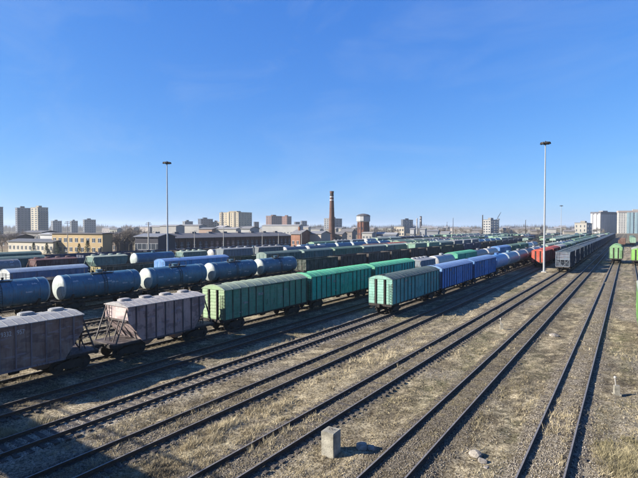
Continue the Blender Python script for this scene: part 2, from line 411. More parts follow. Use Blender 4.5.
def running_gear(t, half, lod, frame_w=1.35, zt=1.22):
    """centre sill, bogies, couplers; half = half length of the frame"""
    mb = MB().box(-.28,.28,-half,half,.86,zt-.03)
    for y in (-half+.1, half-.1): mb.box(-frame_w,frame_w,y-.1,y+.1,.92,zt-.02)
    if lod == 0:
        for y in np.linspace(-half*.62, half*.62, 5): mb.box(-frame_w,frame_w,y-.06,y+.06,.95,zt-.03)
        for s in (-1,1): mb.box(s*frame_w-.05, s*frame_w+.05, -half, half, 1.02, zt-.01)
    t.p('underframe', cached(('uf', half, lod, frame_w, zt), lambda: mb.mesh('underframe', M_UNDER)))
    by = half-2.0 if half > 5.5 else half-1.75
    for s in (-1, 1):
        if lod == 0:
            b = t.p('bogie', cached('bog', m_bogie), None, None, (0, s*by, 0))
            for q in (-1, 1):
                t.p('wheelset', cached('whl', m_wheel), None, b, (0, q*.925, 0))
                t.p('side_frame', cached('sfr', m_frame), None, b, (q*1.02, 0, 0))
            t.p('coupler', cached('cpl', m_coupler), None, None, (0, s*half, 0), 0 if s > 0 else math.pi)
        else: t.p('bogie', cached('boglow', m_bogie_low), None, None, (0, s*by, 0))
    if lod == 0:
        t.p('brake_cylinder', cached('brk', lambda: MB().lathe([(.05,-.5),(.18,-.46),(.18,.1),(.06,.16),(.05,.7)], (.55,0,.78), 'y', 10).mesh('brake_cylinder', M_UNDER, True)))
        t.p('air_reservoir', cached('air', lambda: MB().lathe([(.1,-.55),(.2,-.45),(.2,.45),(.1,.55)], (-.6,.4,.74), 'y', 10).mesh('air_reservoir', M_UNDER, True)))
def m_ladder(h, mat, w=.36):
    def f():
        mb = MB()
        for s in (-1,1): mb.box(s*w/2-.02,s*w/2+.02,-.02,.02,0,h)
        z = .15
        while z < h: mb.box(-w/2,w/2,-.013,.013,z-.013,z+.013); z += .3
        return mb.mesh('ladder', mat)
    return cached(('lad', h, w, mat.name), f)

def arch(hw, ze, zr, n=10, over=.06):
    return [(-(hw+over) + 2*(hw+over)*i/n, ze + (zr-ze)*(1-abs(2*i/n-1)**2.1)) for i in range(n+1)]
def boxcar(L, lod, double=True, zr=4.52, ze=4.08, hw=1.5):
    t = Tmpl(); h = L/2; z0 = 1.2; K = ('bx', L, lod, zr, ze, hw)
    running_gear(t, h, lod)
    nb = 14 if L > 15 else 12; step = L/nb
    if lod == 0:
        door_w = step*2 if double else step
        def side():
            mb = MB(); mb.prism(corr(hw-.05, z0, ze, 9, .014), -h+.02, h-.02, 'y'); return mb.mesh('side_wall', M_PAINT)
        def rib(): return MB().prism([(-.06,0),(.06,0),(.045,.075),(-.045,.075)], z0, ze, 'z').mesh('rib', M_PAINT)
        def door():
            mb = MB(); w = step*.98
            mb.prism(corr(.0, 0, ze-z0-.22, 6, .014), -w/2+.08, w/2-.08, 'y')
            for y in (-w/2, w/2-.09): mb.box(-.05,.055,y,y+.09,0,ze-z0-.22)
            for z in (0, ze-z0-.30): mb.box(-.05,.055,-w/2+.09,w/2-.09,z,z+.08)
            return mb.mesh('door', M_PAINT)
        for s in (1, -1):
            rz = 0 if s > 0 else math.pi
            w = t.p('side_wall', cached(K+('side',), side), 'side', None, (0,0,0), rz)
            for i in range(nb+1):
                y = -h + step*i
                if abs(y) < step*.6 and double: continue
                r = t.p('rib', cached(K+('rib',), rib), 'rib', w, (hw-.02, min(max(y,-h+.06),h-.06), 0), -math.pi/2)
            if double:
                for q in (-.5, .5):
                    d = t.p('door', cached(K+('door',), door), 'door', None, (s*(hw+.03), q*step, z0+.05), rz)
                    t.p('handle', cached('hnd', lambda: MB().box(.05,.10,-.03,.03,.7,1.25).box(.05,.09,-.2,.2,.68,.74).mesh('handle', M_PAINT)), 'door', d)
            t.p('door_rail', cached(K+('drail',), lambda: MB().box(hw+.02,hw+.11,-step*2.2,step*2.2,ze-.16,ze-.09).box(hw+.02,hw+.10,-step*2.2,step*2.2,z0-.03,z0+.03).mesh('door_rail', M_PAINT)), 'rib', w)
            t.p('step', cached('stp', lambda: MB().box(1.3,1.62,-.22,.22,.55,.60).box(1.36,1.40,-.22,-.18,.55,1.1).box(1.36,1.40,.18,.22,.55,1.1).mesh('step', M_UNDER)), None, None, (0, s*(h-.6), 0), rz)
        def endback(): return MB().box(-hw+.02,hw-.02,-.06,0,z0-.05,ze).mesh('end_wall', M_UNDER)  # dark backing and posts: shade in the panel gaps put into the colour
        def endpanel(w):
            def f():
                mb = MB(); p = corr(0, z0, ze-.02, 9, .022); mb.prism([(q[0], q[1]) for q in p], -w/2, w/2, 'x' if False else 'y'); return mb.mesh('end_panel', M_PAINT)
            return f
        def endpost(): return MB().prism([(-.05,0),(.05,0),(.05,.13),(-.05,.13)], z0-.2, ze, 'z').mesh('end_post', M_UNDER)
        def gable():
            a = arch(hw, ze, zr, 10, 0); return MB().prism(a, 0, .06, 'y').mesh('gable', M_PAINT)
        for s in (-1, 1):
            rz = 0 if s > 0 else math.pi
            e = t.p('end_wall', cached(K+('eb',), endback), None, None, (0, s*h, 0), rz)
            for cx, w in ((-1.12,.72),(0,.78),(1.12,.72)):
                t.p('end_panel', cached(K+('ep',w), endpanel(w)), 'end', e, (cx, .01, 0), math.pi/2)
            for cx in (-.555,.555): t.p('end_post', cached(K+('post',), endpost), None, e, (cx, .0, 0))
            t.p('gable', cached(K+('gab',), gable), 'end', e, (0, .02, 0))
            t.p('ladder', m_ladder(2.5, M_UNDER), None, e, (-1.28, .13, 1.1))
            t.p('buffer_beam', cached('bb', lambda: MB().box(-1.45,1.45,-.02,.12,.95,1.2).mesh('buffer_beam', M_UNDER)), None, e)
        def smark(seed):
            def f():
                q = random.Random(seed); mb = MB()
                for k in range(7):
                    y = q.uniform(-h+1, h-2); z = q.uniform(z0+.4, ze-.5); n = q.randint(3, 9); hh = q.uniform(.10,.26)
                    for g in range(n): mb.box(hw+.005, hw+.012, y+g*hh*.7, y+g*hh*.7+hh*.45, z, z+hh)
                return mb.mesh('marking', M_FADED)
            return f
        t.p('marking', cached(K+('mk', len(_c)), smark(len(_c))), None, None)
        def roof():
            a = arch(hw, ze, zr); mb = MB(); b = [(x, z-.05) for x, z in a][::-1]
            mb.prism(a + b, -h-.08, h+.08, 'y'); return mb.mesh('roof', M_PAINT, True)
        def seam():
            a = arch(hw, ze, zr); b = [(x*1.004, z+.022) for x, z in a]
            return MB().prism([(x,z-.01) for x,z in a] + b[::-1], -.045, .045, 'y').mesh('roof_seam', M_PAINT)
        r = t.p('roof', cached(K+('roof',), roof), 'roof')
        for i in range(nb+1): t.p('roof_seam', cached(K+('seam',), seam), 'roof', r, (0, -h+step*i, 0))
        t.p('roof_walk', cached(K+('rw',), lambda: MB().box(-.2,.2,-h+.1,-h+.9,zr+.02,zr+.06).mesh('roof_walk', M_UNDER)), None, r)
    else:
        def body():
            mb = MB().box(-hw+.02,hw-.02,-h,h,z0,ze)
            for s in (-1,1):
                for i in range(nb+1):
                    y = min(max(-h+step*i,-h+.05),h-.05); mb.box(s*(hw+.02)-.045,s*(hw+.02)+.045,y-.05,y+.05,z0,ze-.03)
            return mb.mesh('body', M_PAINT)
        def ends(): return MB().prism(arch(hw,ze,zr,8,0)[::-1] + [(-hw,z0),(-.62,z0),(-.62,ze-.1),(-.5,ze-.1),(-.5,z0),(.5,z0),(.5,ze-.1),(.62,ze-.1),(.62,z0),(hw,z0)], -.03,.05,'y').mesh('end_wall', M_PAINT)
        def roof():
            a = arch(hw, ze, zr, 8); mb = MB().prism(a + [(x, z-.05) for x, z in a][::-1], -h-.06, h+.06, 'y')
            return mb.mesh('roof', M_PAINT, True)
        t.p('body', cached(K+('body',), body), 'side'); t.p('roof', cached(K+('roof',), roof), 'roof')
        for s in (-1,1): t.p('end_wall', cached(K+('end',), ends), 'end', None, (0,s*h,0))
        if lod == 1:
            for s in (-1,1): t.p('door', cached(K+('dr',), lambda: MB().box(hw,hw+.08,-1.9,1.9,z0+.05,ze-.15).mesh('door', M_PAINT)), 'door', None, (0,0,0), 0 if s>0 else math.pi)
    return t

def tank(L, lod, r=1.5, zc=2.78):
    t = Tmpl(); h = L/2; hb = h-.02; K = ('tk', L, lod, r, zc)
    running_gear(t, h, lod, 1.2, 1.18)
    n = 36 if lod == 0 else 18
    def barrel(): return MB().lathe([(r, y) for y in np.linspace(-hb+.42, hb-.42, 9)], (0,0,zc), 'y', n).mesh('barrel', M_TANK, True)
    def head():
        pr = [(r+.004, -.06), (r+.004, 0)] + [(r*math.cos(a), .42*math.sin(a)) for a in np.linspace(.12, 1.45, 8)]
        return MB().lathe(pr, (0,0,zc), 'y', n).mesh('tank_end', M_TANK, True)
    b = t.p('barrel', cached(K+('bar',), barrel), 'side')
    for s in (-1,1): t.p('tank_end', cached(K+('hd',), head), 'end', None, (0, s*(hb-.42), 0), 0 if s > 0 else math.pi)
    def dome(): return MB().lathe([(.42,-.15),(.42,.22),(.46,.22),(.46,.30),(.2,.36)], (0,0,zc+r), 'z', 14).mesh('hatch', M_TANK, True)
    t.p('hatch', cached(K+('dm',), dome), 'hatch')
    if lod == 0:
        def strap(): return MB().lathe([(r,-.06),(r+.025,-.055),(r+.025,.055),(r,.06)], (0,0,zc), 'y', n).mesh('strap', M_TANK, True)
        for y in (-hb+1.3, -1.35, 1.35, hb-1.3): t.p('strap', cached(K+('st',), strap), 'side', b, (0,y,0))
        def saddle(): return MB().prism([(-1.1,1.15),(1.1,1.15),(1.3,2.0),(1.0,1.72),(.5,1.42),(-.5,1.42),(-1.0,1.72),(-1.3,2.0)], -.14,.14,'y').mesh('saddle', M_UNDER)
        for s in (-1,1): t.p('saddle', cached(K+('sd',), saddle), None, None, (0,s*(hb-1.4),0))
        def walk():
            mb = MB()
            for s in (-1,1): mb.box(s*.62-.19, s*.62+.19, -1.5,1.5, zc+r-.10, zc+r-.05)
            for s in (-1,1):
                for y in (-1.5,0,1.5): mb.bar((s*.8,y,zc+r-.1),(s*.8,y,zc+r+.62),.04)
                mb.bar((s*.8,-1.5,zc+r+.6),(s*.8,1.5,zc+r+.6),.04); mb.bar((s*.8,-1.5,zc+r+.3),(s*.8,1.5,zc+r+.3),.03)
            return mb.mesh('walkway', M_UNDER)
        t.p('walkway', cached(K+('wk',), walk))
        def lad():
            mb = MB()
            for y in (-.2,.2):
                pts = [(1.52*1.0+.1, y, 1.0), (r+.14,y,zc-.1), (r*.9+.12,y,zc+r*.5), (.8,y,zc+r-.05)]
                for a, c in zip(pts, pts[1:]): mb.bar(a, c, .045)
            for q in range(10):
                z = 1.1+q*.27; x = r+.13 if z < zc else math.sqrt(max(.5,(r+.13)**2-(z-zc)**2))
                mb.bar((x,-.2,z),(x,.2,z),.03)
            return mb.mesh('ladder', M_UNDER)
        for s in (-1,1): t.p('ladder', cached(K+('ld',), lad), None, None, (0,0,0), 0 if s>0 else math.pi)
        def vent(): return MB().lathe([(.12,-.05),(.12,.18),(.18,.2),(.14,.28)], (0,0,zc+r), 'z', 10).mesh('relief_valve', M_UNDER, True)
        for y in (-.9,.85): t.p('relief_valve', cached(K+('vt',), vent), None, None, (0,y,0))
        def mark(seed):
            def f():
                q = random.Random(seed); mb = MB()
                for k in range(8):
                    a = q.uniform(-.4,.85); y = q.uniform(-hb+1,hb-1.6); w = q.uniform(.35,1.0)
                    x, z = (r+.004)*math.cos(a), zc+(r+.004)*math.sin(a)
                    for g in range(int(w/.14)):
                        y0 = y+g*.14; hh = q.uniform(.08,.14)
                        mb.add([(x,y0,z),(x,y0+.09,z),((r+.004)*math.cos(a+hh),y0+.09,zc+(r+.004)*math.sin(a+hh)),((r+.004)*math.cos(a+hh),y0,zc+(r+.004)*math.sin(a+hh))],[(0,1,2,3)])
                return mb.mesh('marking', M_WHITE)
            return f
        t.p('marking', cached(K+('mk', len(_c)), mark(len(_c))), None, b)
    return t

def hopper(L, Lw, lod, zt=3.9, nr=7, hw=1.52, topv=1.05, inset=1.25, hatches=4):
    """covered hopper: flat-topped body with ends that slope in under the roof"""
    t = Tmpl(); h = L/2; z0 = 1.12; K = ('hp', L, Lw, lod, zt, nr)
    running_gear(t, Lw/2-.45, lod, 1.35, 1.2)
    pf = [(-h,zt),(h,zt),(h,zt-topv),(h-inset,z0),(-h+inset,z0),(-h,zt-topv)]
    def ribz(y): return zt-.02, (z0+.02 if abs(y) <= h-inset else zt-topv+(z0-zt+topv)*(h-abs(y))/inset)
    roofm = lambda: MB().prism([(-hw-.08,zt),(hw+.08,zt),(hw+.08,zt+.05),(.5,zt+.27),(-.5,zt+.27),(-hw-.08,zt+.05)], -h-.08, h+.08, 'y').mesh('roof', M_PAINT)
    step = (2*(h-inset*.55))/nr
    if lod == 0:
        def side(): return MB().prism([(y,z) for y,z in pf], hw-.05, hw, 'x').mesh('side_wall', M_HOPPER)
        for s in (1,-1):
            w = t.p('side_wall', cached(K+('sd',), side), 'side', None, (0,0,0), 0 if s>0 else math.pi)
            for i in range(nr+1):
                y = -(h-inset*.55)+step*i; a, b = ribz(y)
                t.p('rib', cached(K+('rb', round(abs(y),3)), lambda a=a,b=b: MB().prism([(0,-.04),(.09,-.035),(.09,.035),(0,.04)], b, a, 'z').mesh('rib', M_RUSTY)), 'rib', w, (hw, y, 0))
            t.p('side_sill', cached(K+('sl',), lambda: MB().box(hw-.03,hw+.06,-h+inset,h-inset,z0-.06,z0+.06).mesh('side_sill', M_RUSTY)), 'rib', w)
        def end(): return MB().add([(-hw+.03,h,zt),(hw-.03,h,zt),(hw-.03,h,zt-topv),(-hw+.03,h,zt-topv),(hw-.03,h-inset,z0),(-hw+.03,h-inset,z0)],[(0,1,2,3),(3,2,4,5)]).mesh('end_sheet', M_HOPPER)
        def brace():
            mb = MB(); ye = Lw/2-.6
            for s in (-1,1):
                mb.bar((s*1.38,h-.02,zt-.1),(s*1.38,ye-.1,1.2),.085); mb.bar((s*1.38,h-.1,zt-.1),(s*1.25,h-inset+.35,1.25),.08)
                mb.bar((s*.45,h+.03,zt-topv),(s*.55,ye-.35,1.2),.07); mb.bar((s*.45,h-.05,zt-topv+.05),(s*.35,h-inset+.2,1.3),.07)
                mb.bar((s*1.3,h,zt-topv),(0,ye-.5,1.2),.07)
            mb.bar((-1.45,h+.03,zt-topv),(1.45,h+.03,zt-topv),.12); mb.box(-1.42,1.42,h-inset,ye+.1,1.18,1.25)
            return mb.mesh('end_frame', M_PAINT)
        for s in (1,-1):
            rz = 0 if s>0 else math.pi
            t.p('end_sheet', cached(K+('es',), end), 'end', None, (0,0,0), rz)
            f = t.p('end_frame', cached(K+('br',), brace), 'frame', None, (0,0,0), rz)
            t.p('ladder', m_ladder(zt-1.2, M_PAINT), 'frame', f, (.95, h+.12, 1.2))
        r = t.p('roof', cached(K+('rf',), roofm), 'roof')
        for i in range(nr*2):
            y = -h+.1+(2*h-.2)*i/(nr*2-1)
            t.p('roof_rib', cached(K+('rr',), lambda: MB().prism([(-hw-.09,zt+.045),(-.5,zt+.275),(.5,zt+.275),(hw+.09,zt+.045),(hw+.09,zt+.065),(.5,zt+.292),(-.5,zt+.292),(-hw-.09,zt+.065)], -.03,.03,'y').mesh('roof_rib', M_PAINT)), 'roof', r, (0,y,0))
        for i in range(hatches):
            y = -h+.9+(2*h-1.8)*i/(hatches-1)
            def hatch():
                mb = MB(); c = [(.40*math.copysign(abs(math.cos(a))**.6, math.cos(a)), .48*math.copysign(abs(math.sin(a))**.6, math.sin(a))) for a in np.linspace(0, 2*math.pi, 16, endpoint=False)]
                mb.prism(c, zt+.2, zt+.40, 'z'); mb.prism([(x*.8,y*.8) for x,y in c], zt+.40, zt+.45, 'z'); return mb.mesh('hatch', M_PAINT)
            t.p('hatch', cached(K+('ht',), hatch), 'roof', r, (-.35, y, 0))
        for y in ((-1.6,1.6) if L < 9 else (-2.6,0,2.6)):
            t.p('chute', cached('chute', lambda: MB().add([(-1.4,-.8,1.36),(1.4,-.8,1.36),(1.4,.8,1.36),(-1.4,.8,1.36),(-.5,-.3,.45),(.5,-.3,.45),(.5,.3,.45),(-.5,.3,.45)],[(0,1,2,3),(4,5,6,7),(0,1,5,4),(1,2,6,5),(2,3,7,6),(3,0,4,7)]).mesh('chute', M_RUSTY)), 'side', None, (0,y,0))
    else:
        def body():
            mb = MB().prism(pf, -hw, hw, 'x')
            for s in (-1,1):
                for i in range(nr+1):
                    y = -(h-inset*.55)+step*i; a, b = ribz(y); mb.box(s*(hw+.03)-.05,s*(hw+.03)+.05,y-.05,y+.05,b,a)
            return mb.mesh('body', M_PAINT)
        t.p('body', cached(K+('bd',), body), 'side')
        r = t.p('roof', cached(K+('rf',), roofm), 'roof')
        def fr():
            mb = MB(); ye = Lw/2-.6
            for q in (-1,1):
                for s in (-1,1): mb.bar((s*1.38,q*(h-.02),zt-.1),(s*1.38,q*(ye-.1),1.2),.12)
                mb.box(-1.42,1.42,min(q*(h-inset),q*ye),max(q*(h-inset),q*ye),1.18,1.25)
            mb.box(-.12,.12,-ye,ye,1.165,1.215); return mb.mesh('end_frame', M_PAINT)
        t.p('end_frame', cached(K+('fr',), fr), 'frame')
        if lod == 1:
            for i in range(hatches):
                y = -h+.9+(2*h-1.8)*i/(hatches-1)
                t.p('hatch', cached(K+('h1',), lambda: MB().lathe([(.5,.2),(.5,.45),(.4,.52)],(-.3,0,zt),'z',10).mesh('hatch', M_PAINT)), 'roof', r, (0,y,0))
    return t

def gondola(L, lod, zt=3.35, hw=1.53, full=False):
    t = Tmpl(); h = L/2; z0 = 1.2; K = ('gd', L, lod, zt, full); nr = 8
    running_gear(t, h+.25, 1 if lod else 0, 1.35)
    def side():
        mb = MB().box(hw-.05,hw,-h,h,z0,zt); mb.box(hw-.08,hw+.09,-h,h,zt-.06,zt+.08); mb.box(hw-.02,hw+.07,-h,h,z0-.08,z0+.08)
        if lod:
            for i in range(nr+1):
                y = min(max(-h+L*i/nr,-h+.08),h-.08); mb.box(hw,hw+.11,y-.08,y+.08,z0+.08,zt-.06)
        return mb.mesh('side_wall', M_RUSTY)
    for s in (1,-1):
        w = t.p('side_wall', cached(K+('sd',), side), 'side', None, (0,0,0), 0 if s>0 else math.pi)
        if not lod:
            for i in range(nr+1):
                y = min(max(-h+L*i/nr,-h+.08),h-.08)
                t.p('rib', cached(K+('rb',), lambda: MB().prism([(0,-.1),(.12,-.06),(.12,.06),(0,.1)], z0+.08, zt-.06, 'z').mesh('rib', M_RUSTY)), 'side', w, (hw,y,0))
        e = t.p('end_wall', cached(K+('ew',), lambda: MB().box(-hw+.05,hw-.05,h-.06,h,z0,zt+.05).box(-hw+.05,hw-.05,h,h+.08,2.0,2.15).box(-hw+.05,hw-.05,h,h+.08,2.7,2.85).box(-.6,-.48,h,h+.1,z0,zt).box(.48,.6,h,h+.1,z0,zt).mesh('end_wall', M_RUSTY)), 'end', None, (0,0,0), 0 if s>0 else math.pi)
    t.p('floor', cached(K+('fl',), lambda: MB().box(-hw+.05,hw-.05,-h+.06,h-.06,z0-.05,z0+.05).mesh('floor', M_UNDER)))
    if full:
        def load():
            mb = MB(); q = random.Random(3); nx, ny = 6, 26; vs = []
            for j in range(ny+1):
                for i in range(nx+1):
                    a = 1-abs(2*i/nx-1)**1.5; b = min(1, min(j, ny-j)/3)
                    vs.append((-hw+.06+(2*hw-.12)*i/nx, -h+.07+(L-.14)*j/ny, zt-.35+.5*a*b+q.uniform(-.07,.07)))
            mb.add(vs, [(j*(nx+1)+i, j*(nx+1)+i+1, (j+1)*(nx+1)+i+1, (j+1)*(nx+1)+i) for j in range(ny) for i in range(nx)])
            return mb.mesh('load', M_RUSTY)
        t.p('load', cached(K+('ld',), load), 'load')
    return t

# far wagons: one body mesh, roof, running gear
def tm(kind, lod):
    def f():
        if kind == 'box': return boxcar(15.7, lod)
        if kind == 'shortbox': return boxcar(13.5, lod)
        if kind == 'tank': return tank(11.0, lod)
        if kind == 'hopper': return hopper(7.7, 11.0, lod)
        if kind == 'grain': return hopper(10.9, 13.1, lod, 4.5, 9, topv=1.75, inset=1.5)
        if kind == 'gond': return gondola(12.75, lod)
        if kind == 'full': return gondola(12.75, lod, full=True)
    return cached(('T', kind, lod), f)
PITCH = {'box': 16.9, 'shortbox': 14.7, 'tank': 12.0, 'hopper': 11.2, 'grain': 13.4, 'gond': 13.9, 'full': 13.9}
NOUN = {'box': ('boxcar','boxcar'), 'shortbox': ('boxcar','boxcar'), 'tank': ('tank_wagon','tank wagon'), 'hopper': ('hopper_wagon','hopper wagon'),
        'grain': ('hopper_wagon','hopper wagon'), 'gond': ('open_wagon','open-top wagon'), 'full': ('open_wagon','loaded open-top wagon')}
def sc3(c, k): return tuple(min(.9, x*k) for x in c)
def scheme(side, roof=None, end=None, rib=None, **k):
    d = dict(body=side, side=side, roof=roof or sc3(side,1.25), end=end or side, rib=rib or sc3(side,.5), door=sc3(side,.95), frame=sc3(side,.8), hatch=sc3(side,.9), load=(.05,.045,.04)); d.update(k); return d  # ribs default to a darker side tone: their shadow lines put into the colour
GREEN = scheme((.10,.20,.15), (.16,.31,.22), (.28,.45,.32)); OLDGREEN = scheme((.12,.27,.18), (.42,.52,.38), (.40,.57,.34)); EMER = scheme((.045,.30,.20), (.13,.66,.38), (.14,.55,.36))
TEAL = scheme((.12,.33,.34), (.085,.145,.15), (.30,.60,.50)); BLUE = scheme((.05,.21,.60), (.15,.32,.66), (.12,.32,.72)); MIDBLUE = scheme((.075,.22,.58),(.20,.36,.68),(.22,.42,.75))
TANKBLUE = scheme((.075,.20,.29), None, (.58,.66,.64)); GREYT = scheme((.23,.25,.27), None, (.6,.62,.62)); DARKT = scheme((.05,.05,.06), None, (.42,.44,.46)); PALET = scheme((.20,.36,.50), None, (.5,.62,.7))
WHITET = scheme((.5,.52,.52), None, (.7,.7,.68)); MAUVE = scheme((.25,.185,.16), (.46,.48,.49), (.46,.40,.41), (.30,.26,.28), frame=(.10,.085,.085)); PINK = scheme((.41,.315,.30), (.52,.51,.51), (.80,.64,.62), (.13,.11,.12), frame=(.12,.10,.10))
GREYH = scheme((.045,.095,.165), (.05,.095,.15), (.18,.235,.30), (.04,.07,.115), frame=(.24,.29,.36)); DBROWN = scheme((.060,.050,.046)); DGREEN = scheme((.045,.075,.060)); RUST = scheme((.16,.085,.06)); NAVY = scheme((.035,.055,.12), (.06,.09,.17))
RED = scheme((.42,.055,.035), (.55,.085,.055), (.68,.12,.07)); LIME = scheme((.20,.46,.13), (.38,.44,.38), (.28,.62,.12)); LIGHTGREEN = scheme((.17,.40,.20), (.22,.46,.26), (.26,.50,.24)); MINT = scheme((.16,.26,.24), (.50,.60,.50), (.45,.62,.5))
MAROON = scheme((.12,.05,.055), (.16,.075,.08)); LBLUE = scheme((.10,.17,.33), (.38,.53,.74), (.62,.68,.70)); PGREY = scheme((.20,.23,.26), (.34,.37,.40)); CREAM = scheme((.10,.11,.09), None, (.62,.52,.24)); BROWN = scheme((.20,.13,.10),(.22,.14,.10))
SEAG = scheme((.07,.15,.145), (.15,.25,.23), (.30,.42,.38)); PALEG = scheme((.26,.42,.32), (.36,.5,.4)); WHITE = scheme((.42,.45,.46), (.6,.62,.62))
def boost(d, k):  # extra light for the shaded sides, put into their base colours
    for a in ('body','side','door'): d[a] = tuple(min(.95, x*y) for x, y in zip(d[a], k))
for d_ in (GREEN, OLDGREEN, TEAL): boost(d_, (1.2,1.6,1.55))
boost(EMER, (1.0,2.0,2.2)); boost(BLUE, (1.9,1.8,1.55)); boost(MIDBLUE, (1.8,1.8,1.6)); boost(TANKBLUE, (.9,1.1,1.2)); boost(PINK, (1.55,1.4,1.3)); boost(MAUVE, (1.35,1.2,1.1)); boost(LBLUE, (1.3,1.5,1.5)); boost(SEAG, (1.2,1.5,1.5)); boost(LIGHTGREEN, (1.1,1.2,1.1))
for d_ in (DBROWN, DGREEN, NAVY, PGREY, MINT, PALEG): boost(d_, (1.25,1.35,1.35))
CN = {}
for k_, n_ in (('GREEN','green'),('OLDGREEN','faded green'),('EMER','emerald green'),('TEAL','grey-green'),('BLUE','bright blue'),('MIDBLUE','blue'),('TANKBLUE','blue'),('GREYT','grey'),('DARKT','black'),('PALET','pale blue'),('WHITET','white'),('MAUVE','mauve'),('PINK','pinkish'),('GREYH','dark blue-grey'),('DBROWN','dark brown'),('DGREEN','dark green'),('RUST','rust-brown'),('NAVY','navy'),('RED','red'),('LIME','lime green'),('LIGHTGREEN','light green'),('MINT','mint-roofed'),('MAROON','maroon'),('LBLUE','light-blue-roofed'),('PGREY','pale grey'),('CREAM','yellow-ended dark'),('BROWN','brown'),('SEAG','sea green'),('PALEG','pale green'),('WHITE','white')):
    CN[id(globals()[k_])] = n_
COUNT = [0]
def vary(s):
    k = random.uniform(.85, 1.15); g = random.uniform(-.03,.03)
    return {a: tuple(max(.01, min(.85, x*k*(1+g*(i-1)))) for i, x in enumerate(c)) for a, c in s.items()}
def put(track, y, kind, sch, label, lod=None, group=None, tmpl=None, exact=False, dz=0):
    x = float(TRACKS[track](y)); Z = y*CS - x*SN
    if lod is None: lod = 0 if Z < 84 else (1 if Z < 210 else 2)
    slope = float(TRACKS[track](y+5)-TRACKS[track](y-5))/10
    nm, noun = NOUN[kind]; COUNT[0] += 1
    return (tmpl or tm(kind, lod)).place(nm, label, noun.replace('loaded ',''), (x, y, dz), -math.atan(slope), sch if exact else vary(sch), group)
def string(track, y, where, items, y_end=None, pool=None, group=None):
    """items in order from the near end; then wagons drawn from pool until y_end"""
    i = 0; cur = None; left = 0
    items = list(items)
    while True:
        if i < len(items): kind, s = items[i]
        elif y_end and y < y_end:
            if left <= 0: cur = pool[rng.integers(len(pool))]; left = int(rng.integers(2, 6))
            kind, s = cur; left -= 1
        else: break
        p = PITCH[kind]
        if kind is not None:
            put(track, y+p/2, kind, s, '%s %s, %s in %s' % (CN[id(s)], NOUN[kind][1], ordinal(i).replace('nearest','first'), where), group=group or 'wagons in '+where)
        y += p; i += 1
    return y

# --- G: two mauve hoppers, three green boxcars, then tanks, a green boxcar, a blue one
put('G', 13.6, 'hopper', MAUVE, 'mauve covered hopper wagon with stencilled number at the left edge', 0, 'covered hoppers of the near row', exact=True)
h1 = [o for o in bpy.data.objects if o.get('label','').startswith('mauve covered')][0]
put('G', 24.8, 'hopper', PINK, 'pinkish covered hopper wagon with sunlit end, coupled to faded green boxcar', 0, 'covered hoppers of the near row', exact=True)
put('G', 37.85, 'shortbox', OLDGREEN, 'faded green boxcar with pale weathered roof, coupled behind pinkish hopper', 0, 'green boxcars of the near row', exact=True)
put('G', 53.4, 'box', EMER, 'emerald green boxcar coupled behind the faded green boxcar', 0, 'green boxcars of the near row', exact=True)
put('G', 70.2, 'box', EMER, 'farther emerald green boxcar, last of the near row of three', 0, 'green boxcars of the near row', exact=True)
WG = 'the row beyond the emerald boxcars'
y = string('G', 79.2, WG, [('hopper', PGREY), ('tank', WHITET), ('box', EMER), ('tank', GREYT), ('tank', WHITET), ('box', BLUE), ('shortbox', GREEN), ('box', GREEN), ('tank', WHITET), ('tank', GREYT)], 520, [('tank', GREYT), ('box', GREEN), ('gond', DGREEN), ('tank', WHITET), ('box', MINT), ('box', SEAG)])
# --- E: grey-green and two blue boxcars, then tanks
put('E', 56.0, 'box', TEAL, 'grey-green boxcar with dark roof and pale mint end, alone in front of blue boxcars', 0, 'boxcars of the middle row', exact=True)
put('E', 72.9, 'box', MIDBLUE, 'blue boxcar coupled right behind the grey-green boxcar', 0, 'boxcars of the middle row', exact=True)
put('E', 89.8, 'box', BLUE, 'bright blue boxcar coupled to the first of the tank wagons', 0, 'boxcars of the middle row', exact=True)
string('E', 98.6, 'the tank row behind the blue boxcars', [('tank', MIDBLUE), ('tank', PALET), ('tank', GREYT), ('tank', DARKT), ('tank', WHITET), ('tank', DARKT)], 620, [('tank', WHITET), ('tank', DARKT), ('box', GREEN), ('tank', GREYT), ('box', MINT)])
# --- D: red wagons, then white and green
put('D', 137.0, 'box', RED, 'red boxcar standing right behind the tall floodlight mast', 0, 'red boxcars', exact=True)
put('D', 153.9, 'box', RED, 'red boxcar coupled behind the first red boxcar', 1, 'red boxcars', exact=True)
string('D', 162.5, 'the row behind the red boxcars', [('box', WHITE), ('box', GREEN), ('box', PALEG), ('box', SEAG), ('box', GREEN)], 640, [('box', GREEN), ('box', PALEG), ('box', SEAG), ('box', WHITE), ('gond', DGREEN)])
# --- C: long row of blue-grey hoppers
yy = 117.3
for i in range(34):
    put('C', yy+6.6, 'grain', GREYH, '%s dark blue-grey covered hopper wagon of the long row at right' % ordinal(i), 0 if i < 3 else None, 'dark hoppers of the long row at right'); yy += 13.4
# --- A and Z: green wagons standing alone
put('A', 164.6, 'shortbox', LIGHTGREEN, 'light green boxcar standing alone on the straight track at right', 0, tmpl=cached('LG', lambda: boxcar(13.5, 0, True, 5.2, 4.3, 1.6)), exact=True)
put('Z', 158.6, 'shortbox', LIME, 'lime green boxcar at the right edge beside the light green boxcar', 0, exact=True)
put('Z', 55.3, 'shortbox', LIME, 'near lime green boxcar cut off by the right edge', 0, exact=True)
string('Z', 330, 'the far green row at the right edge', [('box', GREEN)]*5)
string('A', 300, 'the far rusty row left of the right-edge green row', [('gond', RUST)]*5)
